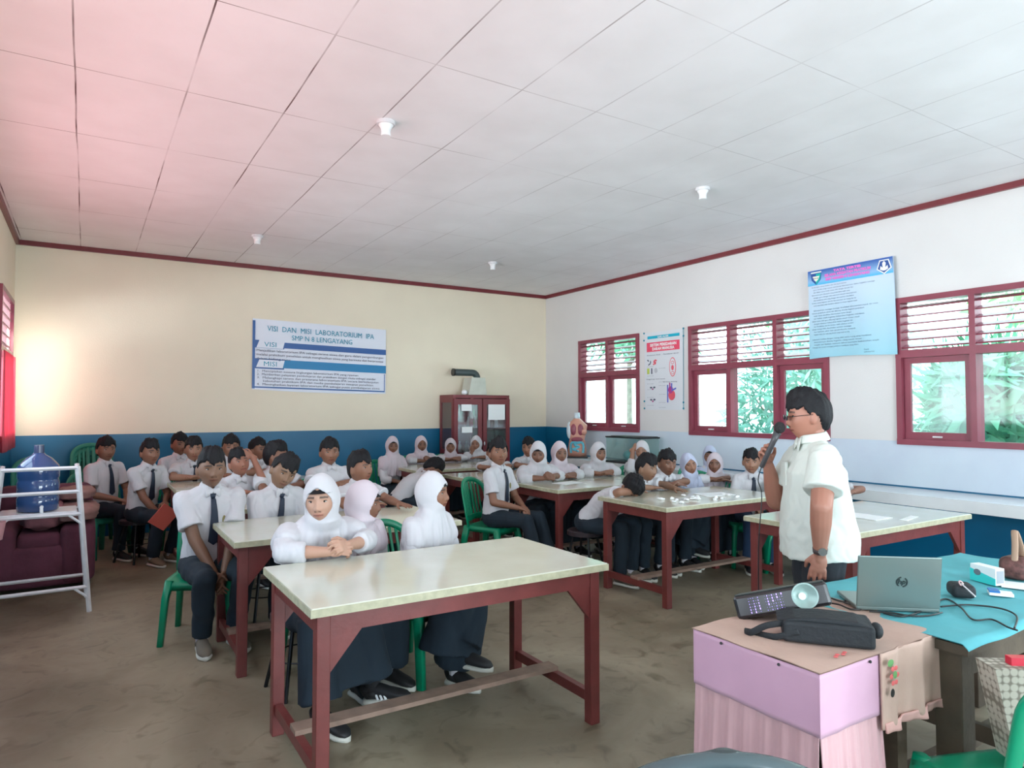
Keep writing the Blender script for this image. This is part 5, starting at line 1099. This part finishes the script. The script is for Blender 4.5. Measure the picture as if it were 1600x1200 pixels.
# ---- front tables with cloths
M_WOOD = mat('brown_wood', (.10, .075, .05), .6, noise=.35, nscale=9, bump=.2)
def cloth_fade(name, c_top, c_bot, z0, z1):
    m = bpy.data.materials.new(name); m.use_nodes = True; return m
M_PINKC = mat('pink_satin', (.58, .34, .46), .55, noise=.10, nscale=5, bump=.1, bscale=12, sheen=.2); M_PINKC2 = mat('pleated_pink_satin', (.60, .36, .38), .6, noise=.15, nscale=4, sheen=.2)
M_BEIGE = mat('sheer_beige_pink_cloth', (.55, .38, .31), .8, noise=.12, nscale=7, bump=.15, bscale=60); M_TEALC = mat('turquoise_cloth', (.10, .42, .47), .85, noise=.12, nscale=8, bump=.25, bscale=10)
PT = .75
px0, px1, py0, py1 = 1.885, 2.50, 1.27, 1.76
tbl = empty('teacher_table', (px0, py0, 0)); tag(tbl, 'brown wooden table under the pink skirted cloth in the foreground', 'table')
W, D = px1 - px0, py1 - py0
obj('tabletop', MB().box(.01, W, .01, D - .01, PT - .035, PT - .006), M_WOOD, tbl)
for x in (.04, W - .10):
    for y in (.05, D - .11): obj('leg', MB().box(x, x + .06, y, y + .06, 0, PT - .035), M_WOOD, tbl)
sk_ = empty('table_skirt', (px0, py0, 0)); tag(sk_, 'pink satin table skirt with a smooth band and pleated lower part', 'tablecloth')
def skirt_wall(p0, p1, nrm_, z0, z1, amp, waves, name, m, flare=0):
    mb = wave_sheet(p0, p1, z0, z1, amp, waves, nu=120, nv=12, thick=.003, normal=nrm_)
    V = np.concatenate(mb.v); k = np.clip((z1 - V[:, 2]) / (z1 - z0), 0, 1)[:, None] * flare; V = V + np.array(nrm_)[None] * k; mb.v = [V]
    return obj(name, mb, m, sk_, smooth=True)
zb = PT - .19
skirt_wall((-.006, D, 0), (-.006, -.010, 0), (-1, 0, 0), zb, PT, .002, 2, 'band', M_PINKC); skirt_wall((-.010, -.006, 0), (.34, -.006, 0), (0, -1, 0), zb, PT, .002, 1.5, 'band', M_PINKC)
skirt_wall((.004, D, 0), (.004, .002, 0), (-1, 0, 0), .14, zb + .03, .008, 7, 'pleats', M_PINKC2, .02); skirt_wall((.002, .004, 0), (.33, .004, 0), (0, -1, 0), .12, zb + .03, .008, 6, 'pleats', M_PINKC2, .03)
obj('pin', MB().ell((-.014, .36, PT - .012), (.005,) * 3, seg=8).ell((-.014, .13, PT - .012), (.005,) * 3, seg=8).ell((.25, -.014, PT - .01), (.005,) * 3, seg=8), M_BLACK, sk_)
tc2 = empty('top_cloth', (px0, py0, PT)); tag(tc2, 'sheer beige pink cloth spread on the skirted table and hanging over its right front', 'tablecloth')
V = []; F = []; nu, nv = 50, 36
for s in (0, 1):
    for j in range(nv + 1):
        for i in range(nu + 1):
            u = i / nu * (W + .165) - .012; v = -.014 + j / nv * (D + .02); z = .003 + .003 * math.sin(u * 22 + v * 9) * math.sin(v * 17) + s * .003
            V.append((u, v, z))
Wn = nu + 1; N_ = Wn * (nv + 1)
for j in range(nv):
    for i in range(nu): q = j * Wn + i; F += [(q, q + 1, q + Wn + 1, q + Wn), (N_ + q, N_ + q + Wn, N_ + q + Wn + 1, N_ + q + 1)]
obj('top_sheet', MB().add(V, F), M_BEIGE, tc2, smooth=True)
mb = wave_sheet((.30, -.012, 0), (W + .15, -.012, 0), -.235, .006, .014, 2.6, nu=80, nv=16, normal=(0, -1, 0)); obj('hanging_drop', mb, M_BEIGE, tc2, smooth=True)
mb = wave_sheet((.31, -.020, 0), (W + .15, -.020, 0), -.245, -.215, .014, 2.6, nu=80, nv=4, normal=(0, -1, 0)); obj('hem', mb, mat('rose_hem', (.62, .36, .32), .8), tc2, smooth=True)
em = MB(); rg = random.Random(9)
for i in range(6): a = i * 1.05; em.ell((.345 + .018 * math.cos(a), -.038, -.065 + .026 * math.sin(a)), (.010, .002, .008), seg=8)
for i in range(4): em.ell((.15 + .02 * i, .04 + .008 * (i % 2), .009), (.009, .007, .002), seg=8)
obj('embroidery', em, mat('red_thread', (.65, .12, .12), .7), tc2)
obj('embroidery', MB().ell((.345, -.040, -.062), (.012, .002, .012), seg=8).ell((.32, -.040, -.02), (.018, .002, .012), seg=8), mat('green_thread', (.12, .30, .10), .7), tc2); obj('embroidery', MB().ell((.325, -.042, -.115), (.012, .002, .014), seg=10), M_BLACK, tc2)
# turquoise covered table
bx0, bx1, by0, by1 = 2.53, 4.05, 1.15, 1.86
t2 = empty('teacher_table', (bx0, by0, 0)); tag(t2, 'rough brown wooden table with crossed rails under the turquoise cloth', 'table'); W2, D2 = bx1 - bx0, by1 - by0
obj('tabletop', MB().box(0, W2, 0, D2, PT - .04, PT - .006), M_WOOD, t2)
obj('apron', MB().box(.04, W2 - .04, .036, .056, PT - .13, PT - .04).box(.04, W2 - .04, D2 - .05, D2 - .03, PT - .13, PT - .04).box(.04, .06, .03, D2 - .03, PT - .13, PT - .04), M_WOOD, t2)
for x in (.02, .62, W2 - .12):
    for y in (.03, D2 - .12): obj('leg', MB().box(x, x + .09, y, y + .09, 0, PT - .04), M_WOOD, t2, bevel=.004)
for x in (.05, .65): obj('rail', MB().box(x, x + .03, .1, D2 - .1, .16, .23), M_WOOD, t2)
obj('rail', MB().box(.1, W2 - .1, .30, .34, .10, .16), M_WOOD, t2)
V = []; F = []; nu, nv = 70, 40
for s in (0, 1):
    for j in range(nv + 1):
        for i in range(nu + 1):
            x = -.02 + i / nu * (W2 + .04); y = -.012 + j / nv * (D2 + .03); z = .004 + .004 * math.sin(x * 19 + y * 7) * math.sin(y * 15 + 1) + s * .003
            if y < 0: z -= (-y) * 1.4
            V.append((x, y, z))
Wn = nu + 1; N_ = Wn * (nv + 1)
for j in range(nv):
    for i in range(nu): q = j * Wn + i; F += [(q, q + 1, q + Wn + 1, q + Wn), (N_ + q, N_ + q + Wn, N_ + q + Wn + 1, N_ + q + 1)]
o = obj('tablecloth', MB().add(V, F), M_TEALC, None, (bx0, by0, PT), smooth=True); tag(o, 'turquoise cloth covering the wooden table with the laptop', 'tablecloth')
# pink skirt hanging behind, far side of that table
o = obj('table_skirt', wave_sheet((bx0 + .05, by1 + .01, 0), (bx1, by1 + .01, 0), .30, PT - .02, .01, 12, nu=160, normal=(0, 1, 0)), mat('mauve_satin', (.42, .22, .36), .6), None, smooth=True); tag(o, 'mauve pink skirt hanging along the far side of the turquoise covered table', 'tablecloth')
ZT_ = PT + .012
# ---- projector
pj = empty('projector'); pd = ray(1222, 937); pd = pd / np.dot(pd, _F0); ppos = np.array([0, 0, CAM_H]) + pd * 2.64
back = nrm([pd[0], pd[1], 0]); ang = math.atan2(back[1], back[0]) - math.pi / 2   # local +y = away from the camera
pj.matrix_world = MX(ppos, ang + R_(2), 0, 0) @ Matrix.Rotation(R_(-15), 4, 'Y') @ Matrix.Rotation(R_(-13), 4, 'X'); tag(pj, 'black projector tilted up on its bag, round lens pointing at the camera', 'projector')
M_PJ = mat('projector_black', (.018, .016, .018), .3, coat=.3); M_PJS = mat('projector_top', (.05, .06, .055), .35)
pw, ph, pdp = .168, .043, .12
obj('housing', MB().box(-pw, pw, -pdp, pdp, -ph, ph), M_PJ, pj, bevel=.012)
obj('top_cover', MB().box(-pw + .008, pw - .008, -pdp + .008, pdp, ph - .002, ph + .004), M_PJS, pj, bevel=.003)
lz = MB(); lz.loft([(.085, -pdp - .012, .004), (.085, -pdp - .010, .004), (.085, -pdp + .03, .004)], [(.046, .046), (.043, .043), (.030, .030)], side=(1, 0, 0), seg=36)
obj('lens_ring', MB().loft([(.085, -pdp + .01, .004), (.085, -pdp - .020, .004), (.085, -pdp - .020, .004), (.078, -pdp - .004, .004)], [(.044,) * 2, (.046,) * 2, (.041,) * 2, (.016,) * 2], side=(1, 0, 0), seg=36, axis=(0, -1, 0)), mat('silver_green_plastic', (.30, .42, .39), .35, metal=.2), pj, smooth=False)
obj('lens', MB().ell((.075, -pdp - .010, .004), (.013, .010, .013)), mat('lit_lens', (.6, .7, .72), .05, coat=1, emit=((.85, .95, 1), .6)), pj, smooth=True)
gr = MB(); rg = random.Random(4)
for i in range(15):
    x = -.115 + i * .0085
    if 4 < i < 7: continue
    for k in range(6): gr.box(x, x + .004, -pdp - .0015, -pdp, -.028 + k * .010, -.028 + k * .010 + .0065)
obj('vent_grille', gr, mat('lit_violet_vent', (.3, .2, .6), .4, emit=((.42, .30, 1), 1.2)), pj)
obj('foot', MB().cyl((-.14, -.08, -ph - .02), (-.14, -.08, -ph), .011, .013), M_BLACK, pj)
# ---- projector bag
M_BAG = mat('black_nylon', (.012, .016, .020), .7, noise=.2, nscale=20, bump=.3, bscale=60)
c0 = onz(1223, 1003, PT + .01); c1 = onz(1370, 1018, PT + .01); bdir = nrm(np.array([c1[0] - c0[0], c1[1] - c0[1], 0])); bang = math.atan2(bdir[1], bdir[0]); BL = np.linalg.norm((c1 - c0)[:2])
bg = empty('projector_bag', (c0[0], c0[1], PT + .010), bang); tag(bg, 'flat black nylon bag with strap under the projector', 'bag')
V, F = [], []
mb = MB(); mb.loft([(0, .10, .0), (0, .10, .003), (0, .10, .05), (0, .10, .068), (0, .10, .075)], [(1, 1)] * 5) if False else None
mb = MB().box(0, BL, 0, .17, 0, .072); o = obj('bag_body', mb, M_BAG, bg); md = o.modifiers.new('b', 'BEVEL'); md.width = .012; md.segments = 3
o = obj('bag_flap', MB().prism([(-.02, .066), (.04, .080), (.12, .086), (BL - .05, .083), (BL + .003, .066)], 1, .012, .14), M_BAG, bg, bevel=.01)
obj('strap', MB().loft(smooth_path([(.02, .02, .06), (-.05, .015, .045), (-.10, .03, .012), (-.12, .06, .006), (-.09, .05, .006), (-.02, .01, .012), (.05, .0, .04)]), [(.011, .003)] * 49, side=(0, 0, 1), seg=8), M_BAG, bg, smooth=True)
obj('handle_tuft', MB().ell((BL + .01, .06, .05), (.02, .04, .025)), M_BAG, bg, smooth=True)
# ---- laptop
a0 = onz(1338, 953, ZT_); a1 = onz(1469, 958, ZT_); ld = nrm(np.array([a1[0] - a0[0], a1[1] - a0[1], 0])); LW = np.linalg.norm((a1 - a0)[:2])
lp = empty('laptop', (a0[0], a0[1], ZT_), math.atan2(ld[1], ld[0])); tag(lp, 'open grey green laptop with its lid back toward the camera', 'laptop')
M_LAP = mat('laptop_grey', (.16, .21, .20), .3, metal=.4)
obj('keyboard_base', MB().box(0, LW, .0, .23, 0, .016), M_LAP, lp, bevel=.004)
lid = obj('lid', MB().box(0, LW, -.004, .004, 0, .205), M_LAP, lp, (0, .002, .014), bevel=.005); lid.rotation_euler = (R_(-6), 0, R_(0)); lid.rotation_euler.x = R_(8)
obj('screen', MB().box(.01, LW - .01, .0045, .0055, .015, .195), M_BLACK, lid)
cx_, cz_, rr = LW / 2 + .01, .105, .021
lg = MB()
Tl = Matrix(((1, 0, 0, 0), (0, 0, -1, -.0062), (0, 1, 0, 0), (0, 0, 0, 1)))
for s_, e_ in ((100, 235), (-80, 55)):
    P_ = [(cx_ + rr * math.cos(R_(s_ + (e_ - s_) * k / 10)), cz_ + rr * math.sin(R_(s_ + (e_ - s_) * k / 10))) for k in range(11)]; Q_ = [(cx_ + rr * .80 * math.cos(R_(s_ + (e_ - s_) * k / 10)), cz_ + rr * .80 * math.sin(R_(s_ + (e_ - s_) * k / 10))) for k in range(11)]
    for k in range(10): lg.prism([P_[k], P_[k + 1], Q_[k + 1], Q_[k]], 1, -.0062, -.004)
tl_ = text_mesh([('hp', cx_ - .0005, cz_ - .007, .020, 'CENTER', .028, .0006)], Tl @ Matrix(((1, .25, 0, -.25 * cz_), (0, 1, 0, 0), (0, 0, 1, 0), (0, 0, 0, 1))))
V_, F_, _ = tl_.arr(); lg.add(V_, F_); obj('logo', lg, mat('logo_dark', (.02, .03, .03), .3), lid, fixn=False)
# ---- cables on the turquoise cloth
def cable(pts, label, r=.0035, m=M_BLACK):
    P_ = [onz(x, y, ZT_ + .003) for x, y in pts]; o = obj('cable', MB().tube(smooth_path(P_), r, 8), m, smooth=True); tag(o, label, 'cable'); return o
cable([(1380, 958), (1410, 963), (1440, 955), (1475, 936), (1500, 948), (1520, 968), (1550, 968), (1575, 980), (1590, 985)], 'black cable arching from the laptop side across the turquoise cloth')
cable([(1470, 948), (1510, 945), (1560, 950), (1588, 962), (1585, 982)], 'black cable looping round the right part of the turquoise cloth')
cable([(1358, 955), (1395, 958), (1420, 962), (1450, 962), (1472, 957)], 'black cable running along the foot of the laptop')
cable([(1296, 942), (1312, 945), (1330, 952), (1345, 950), (1300, 935), (1318, 940), (1332, 930)], 'tangled black cable between projector and laptop')
# ---- things on the right part of that table
def along(xa, ya, xb, yb, z=ZT_): a = onz(xa, ya, z); b = onz(xb, yb, z); v = b - a; return a, math.atan2(v[1], v[0]), np.linalg.norm(v[:2])
a, an_, ln = along(1516, 905, 1556, 916); mb_ = empty('mouse_box', (a[0], a[1], ZT_), an_); tag(mb_, 'small white and turquoise product box with a mouse picture on the table', 'box')
obj('carton', MB().box(0, ln, 0, .05, 0, .075), M_PAPER, mb_, bevel=.002); obj('colour_panel', MB().prism([(.0, .0), (ln, .0), (ln, .03), (0, .055)], 1, -.0015, .0), mat('turquoise_print', (.05, .62, .60), .4), mb_); obj('mouse_picture', MB().ell((ln * .3, -.002, .042), (.018, .001, .014)), mat('grey_print', (.15, .17, .2), .4), mb_)
a, an_, ln = along(1556, 913, 1570, 910); obj('side_label', MB().box(.0, .001, .004, .046, .01, .065), mat('grey_ink2', (.3, .32, .35), .5), mb_, (ln * 0 + .15 * 0 + np.linalg.norm((onz(1556, 916, ZT_) - onz(1516, 905, ZT_))[:2]), 0, 0))
a, an_, ln = along(1488, 935, 1528, 938); o = soft('pouch', 0, ln, 0, .10, 0, .055, M_BAG, None, .02); o.location = (a[0], a[1], ZT_); o.rotation_euler.z = an_; tag(o, 'black pouch lying right of the laptop', 'pouch')
sc_ = empty('scissors', tuple(onz(1505, 915, ZT_ + .06))); tag(sc_, 'pale scissors lying on the black pouch', 'scissors')
p1, p2 = onz(1502, 912, ZT_ + .058) - np.array(sc_.location), onz(1524, 932, ZT_ + .03) - np.array(sc_.location)
obj('blades', MB().tube([p1, p2], .003, 6), M_WHITEM, sc_); obj('finger_ring', MB().tube([p1 + np.array([.012 * math.cos(t), .006 * math.sin(t), .010 * math.sin(t)]) for t in np.linspace(0, 6.28, 14)], .003, 6), mat('rose_metal', (.55, .35, .35), .3), sc_)
a, an_, ln = along(1546, 930, 1585, 934); o = obj('booklet', MB().box(0, ln, 0, .06, 0, .012, 0).box(0, ln * .45, -.0, .06, .012, .02, 1), [M_PAPER, mat('blue_cover', (.02, .15, .45), .4)], None, (a[0], a[1], ZT_), an_); tag(o, 'small white and blue booklet behind the cable', 'booklet')
a, an_, ln = along(1560, 925, 1600, 930); o = obj('paper_sheet', MB().box(0, ln * 1.6, 0, .14, 0, .002), M_PAPER, None, (a[0] + .1, a[1] + .03, ZT_), an_); tag(o, 'white paper sheet at the right end of the turquoise table', 'paper')
a = onz(1592, 905, ZT_); hb_ = empty('handbag', (a[0] + .05, a[1], ZT_)); tag(hb_, 'brown and red patterned handbag with a strap at the right picture edge', 'handbag')
o = soft('bag_body', -.10, .14, -.05, .07, 0, .10, mat('brown_pattern', (.20, .08, .07), .6, noise=.7, nscale=40), hb_, .03); o = soft('red_pocket', .0, .13, -.058, -.045, .0, .055, mat('dark_red_leather', (.35, .02, .06), .5), hb_, .005)
obj('strap', MB().loft(smooth_path([(-.09, .0, .08), (-.08, .0, .16), (-.055, .01, .22), (-.03, .0, .16), (-.01, 0, .10)]), [(.014, .004)] * 33, side=(0, 1, 0), seg=8), mat('tan_strap', (.40, .26, .18), .6), hb_, smooth=True)
# ---- foreground chairs and shopping bag
seat_at('chair', 2.44, .98, R_(69), 'green plastic chair in the bottom right corner of the photo', group='green plastic chairs')
sb = empty('shopping_bag', (2.60, .99, .425), R_(-35)); tag(sb, 'beige patterned shopping bag with a red book on the corner chair', 'bag')
M_SB = mat('patterned_paper', (.50, .46, .38), .6)
t = M_SB.node_tree; co = t.nodes.new('ShaderNodeTexCoord'); vo = t.nodes.new('ShaderNodeTexVoronoi'); vo.inputs['Scale'].default_value = 42; vo.inputs['Randomness'].default_value = .25; rp = t.nodes.new('ShaderNodeValToRGB'); rp.color_ramp.elements[0].position = .45; rp.color_ramp.elements[0].color = (.52, .48, .40, 1); rp.color_ramp.elements[1].position = .62; rp.color_ramp.elements[1].color = (.22, .19, .15, 1)
t.links.new(co.outputs['Object'], vo.inputs['Vector']); t.links.new(vo.outputs['Distance'], rp.inputs[0]); t.links.new(rp.outputs[0], t.nodes['Principled BSDF'].inputs['Base Color'])
mb = MB(); mb.loft([(0, 0, 0), (0, 0, .31)], [(.12, .05), (.17, .055)], side=(1, 0, 0), seg=4, power=2); obj('bag_body', MB().prism([(-.09, 0), (.11, 0), (.16, .30), (-.15, .30)], 1, -.05, .05), M_SB, sb)
o = obj('book', MB().box(-.08, .12, -.02, .012, .06, .325), mat('red_cover', (.62, .02, .05), .4), None, (2.60, .99, .425), R_(-35)); tag(o, 'red book sticking out of the beige patterned shopping bag', 'book')
# dark chair at the bottom edge
dc = empty('office_chair', (1.02, .52, 0), R_(75)); tag(dc, 'dark grey chair, only its curved back top showing at the bottom edge', 'chair')
M_DG = mat('dark_grey_plastic2', (.035, .048, .05), .35)
zt_ = 0.0
q0 = ray(1126, 1161); q0 = q0 / np.dot(q0, _F0); q0 = np.array([0, 0, CAM_H]) + q0 * 1.25
dc.location = (q0[0], q0[1], 0); dc.rotation_euler = (0, 0, -YAW + math.pi)    # local +y toward the camera
bt = q0[2]
ar = [(.235 * math.sin(t) * (1 if abs(math.sin(t)) < .9 else 1), .03 * math.cos(t), bt - .155 + .14 * math.cos(t)) for t in np.linspace(-1.45, 1.45, 25)]
obj('backrest', MB().loft([(0, .0, bt - .46), (0, .0, bt - .30), (0, .01, bt - .15), (0, .015, bt - .06), (0, .02, bt - .02), (0, .02, bt - .003)], [(.20, .02), (.225, .022), (.215, .024), (.15, .022), (.08, .018), (.015, .01)], side=(1, 0, 0), seg=30, power=2.4), M_DG, dc, smooth=True)
obj('back_rim', MB().loft(ar, [(.022, .012)] * 25, side=[(0, 1, 0)] * 25, seg=12), mat('rim_grey', (.07, .10, .11), .25), dc, smooth=True)
obj('seat', MB().loft([(0, .2, .42), (0, .2, .43), (0, .2, .47), (0, .2, .48)], [(.18, .17), (.22, .21), (.22, .21), (.18, .17)], side=(1, 0, 0), seg=28, power=3), M_DG, dc, smooth=True)
obj('back_post', MB().box(-.03, .03, -.02, .02, .42, bt - .3), M_BLACKM, dc)
for sx in (.18, -.18):
    for sy in (.04, .36): obj('leg', MB().cyl((sx, sy, .43), (sx * 1.1, sy + (.03 if sy > .2 else -.03), 0), .014, .014, 10), M_BLACKM, dc)
# ---- litter and papers on the tables
rg = random.Random(12)
for i in range(22):
    x = 4.05 + rg.random() * .75; y = 3.90 + rg.random() * .35
    V, F = ellipsoid((0, 0, 0), (.010 + .016 * rg.random(), .010 + .014 * rg.random(), .006 + .006 * rg.random()), 10); V *= (1 + .25 * np.sin(V[:, :1] * 700 + i))
    o = obj('paper_scrap', MB().add(V, F), M_PAPER, None, (x, y, TH + .009)); tag(o, 'white paper scrap scattered on the littered lab table', 'paper scrap', 'white paper scraps on the littered table')
for k, (a, b, c_, d, lb) in enumerate([(4.55, 4.1, .30, .2, 'white notebook lying flat among the scraps on the littered table'), (4.55, 2.62, .21, .29, 'white sheet on the table right of the teacher'), (4.72, 2.50, .25, .05, 'thin pale ruler at the near edge of the table behind the teacher')]):
    o = obj(['notebook', 'paper_sheet', 'ruler'][k], MB().box(0, c_, 0, d, 0, .004), M_PAPER, None, (a, b, TH + .001), R_(12 * (k - 1))); tag(o, lb, ['notebook', 'paper', 'ruler'][k])
o = obj('plastic_sheet', MB().box(0, .30, 0, .20, 0, .003), M_PAPER, None, (4.05, 5.45, TH + .001), .2); tag(o, 'white sheet of paper lying on the centre table before the two girls', 'paper')
p = onz(262, 0, 0); q = ony(240, 810, 7.4)
b = obj('red_folder', MB().box(-.09, .09, -.004, .004, -.11, .11), mat('salmon_card', (.75, .16, .12), .5), None, (0, 0, 0)); q = ony(256, 808, 7.38); b.location = (q[0], q[1] , q[2]); b.rotation_euler = (R_(20), R_(35), R_(20)); tag(b, 'salmon red folder held between the knees of the boy on the stool', 'folder')
print('OBJECTS', len(bpy.data.objects), 'verts', sum(len(m.vertices) for m in bpy.data.meshes))
